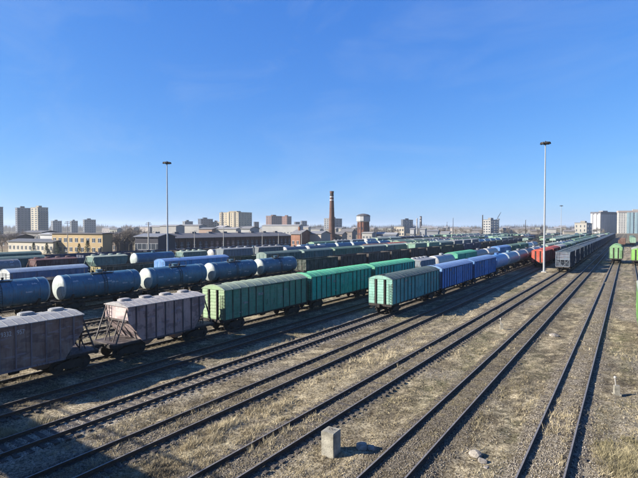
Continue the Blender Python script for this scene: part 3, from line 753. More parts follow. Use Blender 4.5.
# --- H: five blue tanks, then dark gondolas
yy = 15.6
for i in range(5):
    put('H', yy+6, 'tank', TANKBLUE, '%s blue tank wagon of the row of five' % ['nearest, leftmost', 'second from left', 'middle', 'fourth from left', 'rightmost'][i], 0, 'blue tank wagons', tmpl=tank(11.0, 0)); yy += 12.0
string('H', 77, 'the dark row behind the blue tank wagons', [('gond', DGREEN), ('gond', DBROWN), ('gond', DBROWN), ('gond', DBROWN), ('gond', DBROWN), ('gond', DBROWN), ('gond', DGREEN), ('gond', DGREEN), ('gond', NAVY), ('gond', NAVY), ('gond', DBROWN), ('gond', DBROWN), ('gond', DGREEN)], 560, [('gond', DBROWN), ('gond', DGREEN), ('full', DBROWN), ('gond', NAVY)])
# --- rows further left
DARK = [('gond', DBROWN), ('gond', DGREEN), ('gond', NAVY), ('full', DBROWN)]
MIXED = [('box', GREEN), ('box', SEAG), ('tank', GREYT), ('gond', DGREEN), ('gond', DBROWN), ('box', MINT), ('grain', PGREY), ('tank', TANKBLUE), ('box', MAROON), ('grain', PALEG), ('full', RUST), ('gond', DBROWN), ('gond', DGREEN), ('gond', DGREEN), ('full', DGREEN), ('gond', DBROWN), ('shortbox', NAVY), ('full', DBROWN)]
string('G1', 190, 'the row starting left of the blue boxcar', [('gond', NAVY), ('gond', NAVY)], 640, MIXED)
string('G2', 240, 'the second row left of the far tank wagons', [('gond', DGREEN)], 640, MIXED)
string('G3', 280, 'the third row left of the far tank wagons', [('box', SEAG)], 640, MIXED)
put('I', 33.0, 'full', BROWN, 'brown loaded open wagon behind the gap between blue tank wagons', 1)
string('I', 150, 'the first row behind the dark open wagons', [('grain', PALEG), ('grain', PALEG), ('box', SEAG)], 600, MIXED)
put('J', 32.9, 'shortbox', LBLUE, 'short boxcar with light blue roof and white end behind the leftmost tank wagons', 1, tmpl=boxcar(10.6, 1))
put('J', 60.0, 'box', BLUE, 'blue boxcar with flat roof seen above the middle tank wagons', 1)
string('J', 79, 'the green row above the rightmost blue tank wagon', [('shortbox', SEAG), ('shortbox', SEAG), ('box', GREEN), ('box', MINT)], 600, MIXED)
string('K', 43, 'the dark row with the yellow end', [('gond', CREAM), ('gond', DGREEN), ('gond', DGREEN)], 90, DARK)
string('K', 140, 'the second row behind the dark open wagons', [('box', MAROON), ('box', RED), ('gond', RUST)], 600, MIXED)
string('L', 95, 'the third row behind the dark open wagons', [('gond', DGREEN)], 600, DARK + MIXED[:4])
string('M', 82, 'the pale hopper row in front of the depot', [('grain', PGREY), ('grain', PGREY)], 125, [('tank', GREYT), ('grain', PGREY)])
string('M', 190, 'the fourth row behind the dark open wagons', [('box', SEAG)], 600, MIXED)
string('N', 17, 'the mint-roofed row at left', [('hopper', PALEG), ('tank', GREYT), ('hopper', MAROON), ('hopper', MINT), ('tank', TANKBLUE), ('hopper', MINT), ('tank', GREYT), ('tank', TANKBLUE)], 118, [('tank', TANKBLUE), ('tank', WHITET)])
string('N', 126, 'the blue tank row in front of the depot', [('tank', TANKBLUE)]*6, 580, MIXED)
string('O', 30, 'the teal row at far left', [('box', SEAG), ('gond', NAVY)], 90, [('gond', NAVY), ('gond', DBROWN)])
string('P', 150, 'the first row in front of the brick depot', [('box', GREEN)], 560, MIXED)
string('Q', 60, 'the navy row below the yellow building', [('gond', NAVY)], 130, DARK)
string('S', 38, 'the long navy row below the white building', [('box', SEAG), ('gond', NAVY)], 150, [('gond', NAVY)])
string('S', 220, 'the second row in front of the brick depot', [('tank', WHITET)], 540, MIXED)
string('U', 240, 'the third row in front of the brick depot', [('box', SEAG)], 540, MIXED)
string('V', 260, 'the fourth row in front of the brick depot', [('grain', PGREY)], 520, MIXED)
string('W', 280, 'the last row in front of the brick depot', [('box', WHITE)], 520, MIXED)
# the stencilled number on the nearest hopper
def text_mesh(s, size):
    cu = bpy.data.curves.new('number', 'FONT'); cu.body = s; cu.size = size; cu.extrude = .004
    o = bpy.data.objects.new('tmp', cu); COL.objects.link(o); bpy.context.view_layer.update()
    me = bpy.data.meshes.new_from_object(o.evaluated_get(bpy.context.evaluated_depsgraph_get())); bpy.data.objects.remove(o)
    me.materials.clear(); me.materials.append(M_WHITE); return me
for s, y in (('9332', -1.27), ('957', -.37)):
    o = link('number_marking', text_mesh(s, .42), h1, (1.535, y, 3.32)); o.rotation_euler = (math.pi/2, 0, math.pi/2); o.scale = (.72, 1, 1)

# ------------------------------------------------------------------ floodlight masts and poles
def mast(px, Z, H, label):
    x, y = at(px, Z); t = thing('floodlight_mast', label, 'floodlight mast', (x, y, GROUND_Z), 0, 'tall floodlight masts')
    link('pole', cached('mp%.1f' % H, lambda: MB().lathe([(.34,0),(.34,.3),(.24,.35),(.22,6),(.19,H*.45),(.15,H*.75),(.11,H)], (0,0,0), 'z', 12).mesh('pole', M_GALV, True)), t)
    link('base', cached('mbase', lambda: MB().box(-.55,.55,-.55,.55,-.3,.22).mesh('base', M_CONC)), t)
    ring = link('crown', cached('mcr', lambda: MB().lathe([(.15,-.4),(.45,-.3),(.75,-.05),(.75,.08),(.3,.3),(.1,.75)], (0,0,0), 'z', 12).mesh('crown', M_UNDER, True)), t, (0,0,H)); ring.scale = (.74,.74,.8)
    for i in range(8):
        a = i*math.pi/4+.3
        def fl():
            mb = MB(); mb.bar((.5,0,0),(1.25,0,.12),.09)
            mb.add([(1.0,-.32,-.02),(1.0,.32,-.02),(1.0,.32,.42),(1.0,-.32,.42),(1.55,-.38,-.16),(1.55,.38,-.16),(1.42,.38,.34),(1.42,-.38,.34)],[(0,1,2,3),(4,5,6,7),(0,1,5,4),(1,2,6,5),(2,3,7,6),(3,0,4,7)])
            return mb.mesh('floodlight', M_UNDER)
        link('floodlight', cached('fl', fl), ring, (0,0,0), a)
x_, y_ = -16.1, along(544.4, -16.1)
mast(544.4, y_*CS - x_*SN, hgt(144, y_*CS - x_*SN)-GROUND_Z, 'tall steel floodlight mast in front of the red boxcar at right')
mast(167.5, 124.7, hgt(163.5, 124.7)-GROUND_Z, 'tall steel floodlight mast rising above the tank wagons at left')
mast(561, 330, hgt(206, 330)-GROUND_Z, 'distant floodlight mast right of the red boxcars')

def pole(px, Z, top, label, arm=True, r=.16, name='utility_pole', mat=None):
    x, y = at(px, Z); H = hgt(top, Z)-GROUND_Z; t = thing(name, label, 'pole', (x, y, GROUND_Z), 0, 'poles of the yard')
    link('shaft', MB().lathe([(r,0),(r*.85,H*.5),(r*.6,H)], (0,0,0), 'z', 8).mesh('shaft', mat or M_CONC, True), t)
    if arm:
        link('crossarm', MB().box(-1.1,1.1,-.06,.06,H-.9,H-.75).box(-.8,.8,-.06,.06,H-.35,H-.22).mesh('crossarm', M_UNDER), t, None, HEAD)
        for q in (-.95,-.5,.5,.95): link('insulator', cached('ins', lambda: MB().lathe([(.05,0),(.07,.08),(.04,.2)], (0,0,0), 'z', 6).mesh('insulator', M_WHITE)), t, (q*CS, q*SN, H-.75))
    else: link('lamp_head', MB().box(-.15,.9,-.14,.14,H-.05,H+.1).mesh('lamp_head', M_GALV), t, None, HEAD)
pole(67.5, 170, 221, 'pale pole with crossarm in front of the yellow building')
pole(148.5, 168, 222, 'pale pole with crossarm beside the dark canopy shed at left', r=.3)
pole(35, 150, 246, 'short grey post below the white building', False)
pole(174.5, 85, 258, 'thin dark post among the wagons right of the left mast', False, .07, mat=M_UNDER)
pole(194.5, 172, 231, 'lamp post in front of the depot left part', False)
pole(223.5, 168, 222, 'lamp post in front of the depot under the beige apartment block', False)
pole(262.3, 185, 234, 'lamp post in front of the depot centre', False)
pole(278.5, 200, 233, 'lamp post near the depot gable', False)
pole(301.5, 210, 232, 'lamp post right of the depot', False)
pole(453, 520, 218, 'tall thin mast on the skyline above the dark wagons', False, .35, mat=M_UNDER)
pole(525.5, 420, 220, 'dark mast on the skyline left of the right floodlight mast', False, .35, mat=M_UNDER)
pole(447, 480, 222, 'short mast on the skyline beside the tallest thin mast', False, .25, mat=M_UNDER)
pole(482.5, 520, 215, 'dark slim stack left of the white office block', False, .8, mat=M_UNDER)
pole(580, 260, 232, 'lamp post behind the long dark hopper row', False, .12)
pole(552.5, 200, 236, 'lamp post between the red boxcars and dark hoppers', False, .1)

# ------------------------------------------------------------------ buildings
def win_mesh(w, h): return cached(('win', w, h), lambda: MB().box(-w/2,w/2,-.03,.05,0,h).mesh('window', M_GLASS))
def frame_mesh(w, h): return cached(('wfr', w, h), lambda: MB().box(-w/2-.1,w/2+.1,-.06,.03,-.12,0).box(-w/2-.1,w/2+.1,-.06,.03,h,h+.1).box(-.05,.05,-.055,.03,0,h).mesh('window_frame', M_WHITE))
def windows(root, x0, y0, dx, dy, width, z0, floors, fh, cols, ww, wh, frames=False):
    """windows on a facade starting at (x0, y0) and running along the unit vector (dx, dy)"""
    ang = math.atan2(dy, dx); gap = width/cols
    for f in range(floors):
        for c in range(cols):
            d = gap*(c+.5)
            o = link('window', win_mesh(ww, wh), root, (x0+dx*d, y0+dy*d, z0+f*fh), ang)
            if frames: link('window_frame', frame_mesh(ww, wh), o)
def block(px0, pxm, px1, top, Z, label, colour, cat='apartment block', cols=None, floors=None, name='apartment_building', mat=None, roofcol=None, extra=None, ww=.55, parapet=True, turn=None):
    """corner building: left face px0..pxm, right face pxm..px1, near corner at depth Z; turn = how far the right face recedes (default: in line with the tracks)"""
    turn = math.pi/2-HEAD if turn is None else R(turn)
    x, y = at(pxm, Z); H = hgt(top, Z)-GROUND_Z; Xc = (pxm-319)/F_PX*Z
    def run(px, a):                     # length along camera-plane angle a until column px
        r = (px-319)/F_PX; return (r*Z-Xc)/(math.cos(a)-r*math.sin(a))
    wy = run(px1, turn); wx = run(px0, turn+math.pi/2)
    t = thing(name, label, cat, (x, y, GROUND_Z), turn+HEAD-math.pi/2)          # local +Y along the right face, local -X along the left face
    link('wall', MB().box(-wx,0,0,wy,0,H).mesh('wall', mat or M_WALL), t, None, None, colour)
    rf = link('roof', MB().box(-wx-.3,.3,-.3,wy+.3,H,H+.5).mesh('roof', M_WALL), t, None, None, roofcol or sc3(colour,.6))
    if parapet: link('roof_house', MB().box(-wx*.7,-wx*.3,wy*.3,wy*.6,H+.5,H+3).mesh('roof_house', M_WALL), rf, None, None, sc3(colour,.7))
    fl = floors or max(2, int(H/3.1)); fh = (H-1)/fl
    cu = cols or (max(2, int(wx/6)), max(2, int(wy/6)))
    windows(t, -wx, 0, 1, 0, wx, .9, fl, fh, cu[0], wx/cu[0]*ww, fh*.52)
    windows(t, 0, 0, 0, 1, wy, .9, fl, fh, cu[1], wy/cu[1]*ww, fh*.52)
    if extra: extra(t, wx, wy, H)
    return t
block(-6, -3, 3.5, 207, 700, 'dark grey tower cut off by the left edge', (.22,.23,.26), cols=(2,3), floors=12)
block(15.5, 17.5, 31, 208, 690, 'left grey tower of the pair at far left', (.27,.28,.31), cols=(1,4), floors=13)
block(31, 38, 48.5, 207.5, 660, 'tower with bright cream end strip right of the grey tower', (.55,.50,.40), cols=(2,4), floors=13, extra=lambda t,wx,wy,H: [link('balcony', MB().box(0,1.4,.4,wy-.4,1+f*3.1,2.1+f*3.1).mesh('balcony', M_WALL), t, None, None, (.25,.26,.29)) for f in range(int(H/3.1)-1)])
block(51, 53, 62, 221, 1000, 'low grey flat block right of the tower pair', (.30,.31,.33), floors=6, cols=(1,4))
block(70, 71.5, 78, 221, 1000, 'small grey block behind the yellow building left end', (.30,.31,.33), floors=6, cols=(1,3))
block(83, 84.5, 96, 219.7, 980, 'grey block behind the right end of the yellow building', (.27,.28,.30), floors=6, cols=(1,5))
block(182.5, 185, 193, 221.5, 900, 'small pale-sided block left of the dark blue block', (.36,.37,.38), floors=6, cols=(1,4))
block(198, 201, 213, 219, 880, 'dark blue-grey block left of the beige apartment block', (.15,.17,.22), floors=7, cols=(2,5))
block(212, 219, 220.5, 222, 900, 'cream low block touching the beige apartment block', (.55,.50,.42), floors=5, cols=(3,2))
block(219.5, 238.5, 252, 212.3, 840, 'large beige apartment block with shaded right side', (.58,.50,.36), floors=10, cols=(7,5), ww=.34,
      extra=lambda t,wx,wy,H: [link('stair_bay', MB().box(-wx*q-1.6,-wx*q+1.6,-1.2,-.05,0,H+1.5).mesh('stair_bay', M_WALL), t, None, None, c) for q, c in ((.86,(.24,.22,.2)),(.5,(.62,.55,.4)),(.2,(.3,.27,.22)))])
block(253.5, 254.5, 259, 222, 1000, 'small dark block right of the beige apartment block', (.24,.26,.29), floors=6, cols=(1,2), parapet=False)
block(266, 271.5, 282, 216, 1000, 'brown brick apartment block with sunlit left edge', (.30,.20,.17), floors=9, cols=(2,5), ww=.4)
block(282, 287, 291.5, 216.5, 985, 'brown stepped brick block right of the brown apartment block', (.34,.20,.16), floors=9, cols=(3,3), ww=.4)
block(294, 295.5, 300, 222, 1100, 'small grey block, left of two right of the brown blocks', (.26,.28,.31), floors=6, cols=(1,2), parapet=False)
block(300.5, 302, 307, 221, 1100, 'small grey block, right of two right of the brown blocks', (.24,.26,.30), floors=6, cols=(1,2), parapet=False)
block(324, 329, 342, 218.5, 820, 'grey block standing behind the brick chimney', (.40,.40,.40), floors=8, cols=(2,4))
block(401, 403, 413, 219.7, 900, 'dark block left of the twin stacks', (.22,.24,.28), floors=7, cols=(1,4))
block(394, 404, 406, 227, 600, 'cream workshop below the dark skyline block', (.60,.53,.42), 'workshop', floors=2, cols=(4,2), name='workshop', parapet=False)
block(483, 490.5, 498.5, 219.8, 620, 'white office block with dark shaded side on the skyline', (.58,.57,.54), 'office block', floors=6, cols=(3,3), name='office_building')
block(574.5, 586.5, 592, 223, 560, 'cream industrial building with dark right side left of the grey towers', (.56,.53,.46), 'industrial building', floors=3, cols=(3,2), name='industrial_building', ww=.25)
block(590.5, 600.5, 617, 212, 900, 'large grey apartment block with pale left side at right', (.50,.50,.52), floors=14, cols=(3,8), ww=.45, roofcol=(.12,.12,.13), turn=24,
      extra=lambda t,wx,wy,H: [link('pilaster', MB().box(-wx*q-2.0,-wx*q+2.0,-1.0,-.05,0,H-3).mesh('pilaster', M_WALL), t, None, None, (.74,.72,.66)) for q in (.88,.5,.12)] + [link('top_storey', MB().box(-wx-.6,.6,-.6,wy+.6,H-4.2,H+.2).mesh('top_storey', M_WALL), t, None, None, (.15,.15,.17))])
block(616.8, 618.2, 668, 211, 880, 'white and turquoise apartment block at the right edge', (.78,.74,.66), floors=13, cols=(2,20), ww=.4, turn=-14,
      extra=lambda t,wx,wy,H: [link('glass_bay', MB().box(.05,1.2,wy*q-2.2,wy*q+2.2,0,H-3).mesh('glass_bay', M_WALL), t, None, None, (.38,.55,.60)) for q in (.2,.27,.36,.62,.8)] + [link('top_storey', MB().box(-wx-.8,.8,-.8,wy+.8,H-3,H+.3).mesh('top_storey', M_WALL), t, None, None, (.50,.42,.38))])

def house(px0, px1, Z, eave, ridge, label, wall, roof, name='shed', cat='shed', depth=9, yaw=None, wins=None, floors=1, mat=None, chim=False):
    """gabled building whose long front faces the camera; front from column px0 to px1"""
    yaw = HEAD if yaw is None else yaw
    ax, ay = at(px0, Z); W = (px1-px0)/F_PX*Z
    dx, dy = math.cos(yaw), math.sin(yaw)
    if yaw != HEAD:           # front runs along (dx, dy): find its length so that it ends in column px1
        r = (px1-319)/F_PX; A, B = dx*CS+dy*SN, -dx*SN+dy*CS
        X0 = (px0-319)/F_PX*Z; W = (r*Z-X0)/(A-r*B)
    t = thing(name, label, cat, (ax, ay, GROUND_Z), yaw); He, Hr = eave-GROUND_Z, ridge-GROUND_Z
    link('wall', MB().prism([(0,0),(depth,0),(depth,He),(depth/2,Hr-.05),(0,He)], 0, W, 'x').mesh('wall', mat or M_WALL), t, None, None, wall)
    k = (Hr-He)/(depth/2); o_ = .5
    rf = link('roof', MB().prism([(-o_,He-k*o_),(depth/2,Hr),(depth+o_,He-k*o_),(depth+o_,He-k*o_+.25),(depth/2,Hr+.28),(-o_,He-k*o_+.25)], -.5, W+.5, 'x').mesh('roof', M_CLEAN), t, None, None, roof)
    if chim: link('chimney', MB().box(W*.3,W*.3+.8,depth*.35,depth*.35+.8,Hr-.8,Hr+1.6).mesh('chimney', M_BRICK), rf, None, None, (.3,.15,.1))
    if wins:
        n, ww, wh = wins
        windows(t, 0, 0, 1, 0, W, 1.0 if floors > 1 else He*.3, floors, (He-.6)/floors, n, ww, wh, True)
    return t
YW = R(9)
house(8, 53, 196, 4.3, 5.2, 'long single-storey white building with grey roof at left', (.68,.62,.50), (.16,.17,.19), 'station_building', 'building', 9, YW, (11, 1.2, 1.5), 1)
house(52, 102.5, 188, 7.7, 7.9, 'two-storey yellow building with flat roof at left', (.58,.44,.25), (.14,.13,.13), 'yellow_house', 'building', 4.5, YW, (9, 1.7, 1.6), 2)
house(40, 52.5, 215, 7.0, 7.6, 'white shed roof between white and yellow buildings', (.68,.68,.68), (.5,.51,.53), 'shed', 'shed', 8, YW, (3, 1, 1), 1)
house(102.5, 116, 200, 7.2, 7.8, 'grey-brown two-storey building right of the yellow building', (.24,.20,.17), (.15,.14,.14), 'brown_house', 'building', 9, YW, (4, 1.2, 1.6), 2)
house(-4, 16, 230, 5.5, 6.8, 'brown low house behind bare trees at left edge', (.2,.16,.13), (.13,.11,.10), 'old_house', 'building', 9, YW, (4, 1.2, 1.4), 1)
house(22, 42, 245, 7.6, 8.4, 'grey low building under the tower pair', (.26,.25,.25), (.20,.20,.21), 'grey_house', 'building', 9, YW, (6, 1.2, 1.4), 2)
# brick depot, long side along the tracks
def depot():
    x = -168.0; y0, y1 = along(158, x), along(291, x); t = thing('brick_depot', 'long dark brick depot with grey roof behind the wagon rows', 'depot', (x, y0, GROUND_Z)); L = y1-y0
    He, Hr, D = 5.7, 7.6, 16
    link('wall', MB().prism([(-D,0),(0,0),(0,He),(-D/2,Hr-.1),(-D,He)], 0, L, 'y').mesh('wall', M_BRICK), t, None, None, (.15,.085,.075))
    link('roof', MB().prism([(.6,He-.15),(-D/2,Hr),(-D-.6,He-.15),(-D-.6,He+.1),(-D/2,Hr+.25),(.6,He+.1)], -.5, L+.5, 'y').mesh('roof', M_CLEAN), t, None, None, (.20,.195,.20))
    n = 26
    for i in range(n):
        y = L*(i+.5)/n
        o = link('window', cached('dwin', lambda: MB().box(-.04,.05,-.9,.9,1.2,3.9).mesh('window', M_GLASS)), t, (0,y,0))
        link('window_frame', cached('dwf', lambda: MB().box(.03,.09,-.05,.05,1.2,3.9).box(.03,.09,-.95,.95,2.5,2.6).box(.03,.12,-1,1,1.05,1.2).mesh('window_frame', M_WHITE)), o)
        link('pilaster', cached('dpil', lambda: MB().box(0,.3,-.35,.35,0,5.5).mesh('pilaster', M_BRICK)), t, (0,y-L/n/2+.4,0), None, (.17,.095,.08))
    for i in range(9):
        link('roof_vent', cached('rv', lambda: MB().box(-D/2-.8,-D/2+.8,-1.2,1.2,Hr,Hr+.9).mesh('roof_vent', M_CLEAN)), t, (0,L*(i+.5)/9,0), None, (.26,.25,.25))
depot()
house(291, 300, 232, 7.0, 9.0, 'brick gabled house at the right end of the depot', (.42,.24,.17), (.3,.3,.31), 'brick_house', 'building', 12, R(4), (2, 1.2, 1.6), 1, M_BRICK, True)
house(308, 321, 238, 7.0, 8.2, 'white-walled house left of the brick chimney', (.6,.54,.48), (.30,.31,.33), 'white_house', 'building', 10, R(4), (4, 1.1, 1.4), 1)
house(135, 158, 178, 6.6, 7.6, 'dark open shed with blue-grey canopy left of the depot', (.10,.10,.12), (.27,.29,.33), 'canopy_shed', 'shed', 12, R(20), (5, 1.8, 2.2), 1)
far_sheds = [ # px0, px1, Z, eave, ridge, wall, roof, phrase
 (160,176,420,12,13,(.62,.6,.56),(.55,.55,.55),'long white warehouse right of the left floodlight mast'),(177,199,440,12.5,13.3,(.66,.64,.6),(.5,.5,.5),'long white warehouse below the small pale-sided block'),
 (199,212,330,9.5,10.3,(.66,.48,.38),(.4,.4,.4),'orange-white low building below the dark blue-grey block'),(213,236,330,9.6,10.4,(.7,.68,.62),(.55,.55,.55),'white low building below the beige apartment block'),
 (241,250,300,9.8,11.2,(.7,.7,.68),(.45,.45,.45),'white box-like hut on the depot roofline'),(262,299,560,13.0,14.2,(.7,.69,.66),(.6,.6,.6),'long white warehouse under the brown apartment blocks'),
 (341,352,420,7,9.5,(.5,.44,.40),(.34,.33,.33),'grey-roofed shed between chimney and water tower'),(322,329,340,6,7.5,(.62,.56,.5),(.5,.5,.5),'pale shed left of the chimney base'),
 (334,342,350,5.5,7,(.66,.52,.40),(.36,.35,.35),'peach-walled shed right of the chimney base'),(362,372,390,6,6.6,(.7,.68,.64),(.6,.6,.6),'white flat hut at the water tower foot'),
 (376,384,400,5,6.5,(.4,.4,.42),(.62,.63,.64),'small white-roofed shed right of the water tower'),(384,396,370,5,6.4,(.35,.38,.42),(.58,.6,.62),'white-roofed shed amid wagons below the tree line'),
 (410,414,480,9,9.8,(.66,.67,.68),(.5,.5,.5),'white silo-like hut, left of two below the twin stacks'),(420,425,480,9,9.8,(.62,.64,.66),(.5,.5,.5),'white silo-like hut, right of two below the twin stacks'),
 (427,438,450,7,8.4,(.45,.47,.5),(.35,.36,.38),'grey shed right of the twin stacks'),(441,449,420,6,6.7,(.7,.7,.7),(.6,.6,.6),'bright white hut below the tallest thin mast'),
 (452,472,700,9,11,(.5,.46,.42),(.42,.40,.38),'long tan warehouse on the skyline right of the thin mast'),(503,530,640,9,10.2,(.5,.46,.42),(.40,.38,.36),'long tan warehouse on the skyline beside the dark mast'),
 (470,482,560,7.5,9,(.45,.42,.42),(.36,.34,.33),'grey warehouse left of the white office block'),(531,541,500,7,8.4,(.42,.38,.34),(.34,.31,.29),'brown shed left of the right floodlight mast'),
 (548,556,520,9,9.8,(.68,.67,.64),(.5,.5,.5),'white hut right of the right floodlight mast'),(564,575,430,7,8.2,(.5,.46,.40),(.4,.38,.36),'tan shed left of the cream industrial building'),
]
for a in far_sheds: house(a[0], a[1], a[2], a[3]-.3, a[3]+(a[4]-a[3])*.8, a[7], sc3(a[5],.78), sc3(a[6],.7), 'shed', 'shed', 12, R(12), (max(2, int((a[1]-a[0])/3)), 1.4, 1.5))

q = random.Random(21)
for i in range(56):
    px = 104 + i*8.5 + q.uniform(-3, 3); Z = q.uniform(620, 1000); w = q.uniform(4, 10); e = hgt(229.5 - q.uniform(0, 2.6), Z)
    g = q.uniform(.25,.55); wc = (g*q.uniform(.95,1.15), g, g*q.uniform(.82,1.0)); g2 = q.uniform(.18,.5)
    house(px, px+w, Z, e, e+q.uniform(.6, 2.6), '%s low building of the skyline row, counted from left' % ordinal(i).replace('nearest','first'), wc, (g2,g2,g2*1.04), 'low_building', 'building', 12, R(q.uniform(-10, 25)), (3, 2.2, 2.0))
# chimney, water tower, twin stacks, crane
x, y = at(331.8, 330); H = hgt(191.3, 330)-GROUND_Z
t = thing('brick_chimney', 'tall tapering brick chimney with two white bands', 'chimney', (x, y, GROUND_Z))
def cr_(z): return 2.55 + (1.22-2.55)*z/H
link('shaft', MB().lathe([(cr_(0)+.5,0),(cr_(0)+.5,3),(cr_(3),3.2)] + [(cr_(z),z) for z in np.linspace(6,H-1.6,8)] + [(cr_(H)+.2,H-1.2),(cr_(H)+.25,H),(cr_(H)-.3,H)], (0,0,0), 'z', 24).mesh('shaft', M_BRICK, True), t, None, None, (.185,.115,.095))
for z0 in (H-4.4, H-6.7): link('white_band', MB().lathe([(cr_(z0)+.03,0),(cr_(z0+.7)+.03,.7)], (0,0,z0), 'z', 24).mesh('white_band', M_WHITE, True), t)
link('dark_band', MB().lathe([(cr_(H-3.4)+.03,0),(cr_(H-1.4)+.03,2.0)], (0,0,H-3.4), 'z', 24).mesh('dark_band', M_UNDER, True), t)
for i in range(3): link('hoop', MB().lathe([(cr_(8+8*i)+.06,0),(cr_(8+8*i)+.06,.25)], (0,0,8+8*i), 'z', 24).mesh('hoop', M_UNDER, True), t)
link('ladder', m_ladder(round(H-4,1), M_UNDER, .6), t, (.9, -2.0, 2))
x, y = at(363.3, 400)
t = thing('water_tower', 'round brick water tower with white top drum and dark roof', 'water tower', (x, y, GROUND_Z))
link('shaft', MB().lathe([(5.3,0),(5.3,1),(5.0,1.1),(4.85,15.6)], (0,0,0), 'z', 12).mesh('shaft', M_BRICK), t, None, None, (.25,.13,.10))
link('drum', MB().lathe([(5.0,15.4),(5.9,16.4),(5.9,20.6)], (0,0,0), 'z', 12).mesh('drum', M_WALL), t, None, None, (.58,.58,.58))
link('roof', MB().lathe([(6.2,20.5),(6.2,20.8),(4.5,22.0),(1.5,22.7),(.2,22.8)], (0,0,0), 'z', 12).mesh('roof', M_CLEAN), t, None, None, (.12,.12,.13))
for i in range(12):
    a = (i+.5)*math.pi/6
    for z in (4, 9): link('window', cached('wtw', lambda: MB().box(-.05,.06,-.4,.4,0,2).mesh('window', M_GLASS)), t, (4.86*math.cos(a), 4.86*math.sin(a), z), a)
    link('pilaster', cached('wtp', lambda: MB().box(-.15,.35,-.35,.35,.9,15.4).mesh('pilaster', M_BRICK)), t, (4.85*math.cos(a-math.pi/12), 4.85*math.sin(a-math.pi/12), 0), a-math.pi/12, (.22,.115,.09))
for px, top, r, c, lab in ((416.8, 218, 1.1, (.5,.5,.5), 'pale slim stack, left of the twin stacks on the skyline'), (420.7, 216, 1.9, (.12,.12,.14), 'dark banded stack, right of the twin stacks on the skyline')):
    x, y = at(px, 800); H = hgt(top, 800); t = thing('factory_stack', lab, 'chimney', (x, y, GROUND_Z))
    link('shaft', MB().lathe([(r*1.3,0),(r,H*.7),(r*.9,H)], (0,0,0), 'z', 14).mesh('shaft', M_WALL, True), t, None, None, c)
    for q in (.7,.86): link('band', MB().lathe([(r*1.06,0),(r*1.04,2.2)], (0,0,H*q), 'z', 14).mesh('band', M_WALL, True), t, None, None, (.45,.43,.42))
x, y = at(498.5, 640); H = hgt(212, 640); t = thing('tower_crane', 'thin lattice tower crane beside the white office block', 'crane', (x, y, GROUND_Z), HEAD)
mb = MB()
for a in (-.6,.6):
    for b in (-.6,.6): mb.bar((a,b,0),(a,b,H*.72),.18)
for i in range(12):
    z = H*.06*i; mb.bar((-.6,-.6,z),(.6,-.6,z+H*.06),.12); mb.bar((.6,.6,z),(-.6,.6,z+H*.06),.12)
link('tower', mb.mesh('tower', M_UNDER), t)
link('jib', MB().bar((-2,0,H*.7),(3.2,0,H),.4).bar((-2,0,H*.75),(3.2,0,H+.1),.2).bar((-4,0,H*.68),(0,0,H*.72),.5).mesh('jib', M_UNDER), t)
link('cab', MB().box(-1.2,1.2,-1,1,H*.66,H*.72).mesh('cab', M_GALV), t)

# ------------------------------------------------------------------ trees
def bare_tree(seed, H=9.0, spread=.55):
    q = random.Random(seed); tr = MB(); tw = MB()
    def grow(p, d, l, r, lev):
        e = p + d*l
        if lev < 3: tr.tube(p, e, r, r*.62, 6 if lev == 0 else 4, False)
        else: tw.tube(p, e, r, r*.4, 3, False)
        if lev >= 5: return
        n = (6, 5, 4, 4, 3)[lev]
        for i in range(n):
            f = q.uniform(.45, 1.0) if lev else q.uniform(.55, 1.0)
            nd = (d + Vector((q.gauss(0,spread), q.gauss(0,spread), q.gauss(.12,spread*.6)))).normalized()
            grow(p + d*(l*f), nd, l*q.uniform(.5,.78), max(.018, r*.52), lev+1)
    grow(Vector((0,0,0)), Vector((q.uniform(-.06,.06), q.uniform(-.06,.06), 1)).normalized(), H*.36, H*.018, 0)
    k = H/max(v[2] for v in tw.v)
    for m_ in (tr, tw): m_.v = [(v[0]*k*.9, v[1]*k*.9, v[2]*k) for v in m_.v]
    return tr.mesh('trunk', M_BARK), tw.mesh('crown', M_TWIG)
TREES = [bare_tree(s, 9, .5 + .05*s) for s in range(4)]
def conifer(seed):
    q = random.Random(seed); f = MB()
    for i in range(620):
        z = q.uniform(.06,1)**.8; r = (1-z)*.30+.02; a = q.uniform(0,6.283); rr = r*math.sqrt(q.uniform(.15,1))
        c = Vector((rr*math.cos(a), rr*math.sin(a), z)); o = Vector((math.cos(a), math.sin(a), -.35))*q.uniform(.05,.09); s_ = Vector((-math.sin(a), math.cos(a), q.uniform(-.3,.3)))*.03
        f.add([c-s_, c+s_, c+o], [(0,1,2)])
    return MB().lathe([(.022,0),(.012,.5),(.003,.97)], (0,0,0), 'z', 6).mesh('trunk', M_BARK), f.mesh('crown', M_NEEDLE)
CON = [conifer(s) for s in range(2)]
def tree(px, Z, H, label, kind, i, group):
    x, y = at(px, Z); me = (CON if kind == 'conifer' else TREES)[i % (2 if kind == 'conifer' else 4)]
    t = thing('conifer_tree' if kind == 'conifer' else 'bare_tree', label, 'tree', (x, y, GROUND_Z), i*1.7, group)
    s = H if kind == 'conifer' else H/9
    t.scale = (s, s, s) if kind != 'conifer' else (s*1.1, s*1.1, s)
    for n_, m_ in zip(('trunk','crown'), me): link(n_, m_, t)
for i, (px, Z, H) in enumerate(((33.5,184,4.6),(46.5,183,4.4),(57,180,4.8),(79,176,4.4),(87.5,175,5.6))):
    tree(px, Z, H, '%s dark conifer in the row before the white and yellow buildings, counted from left' % ordinal(i).replace('nearest','first'), 'conifer', i, 'conifers before the buildings')
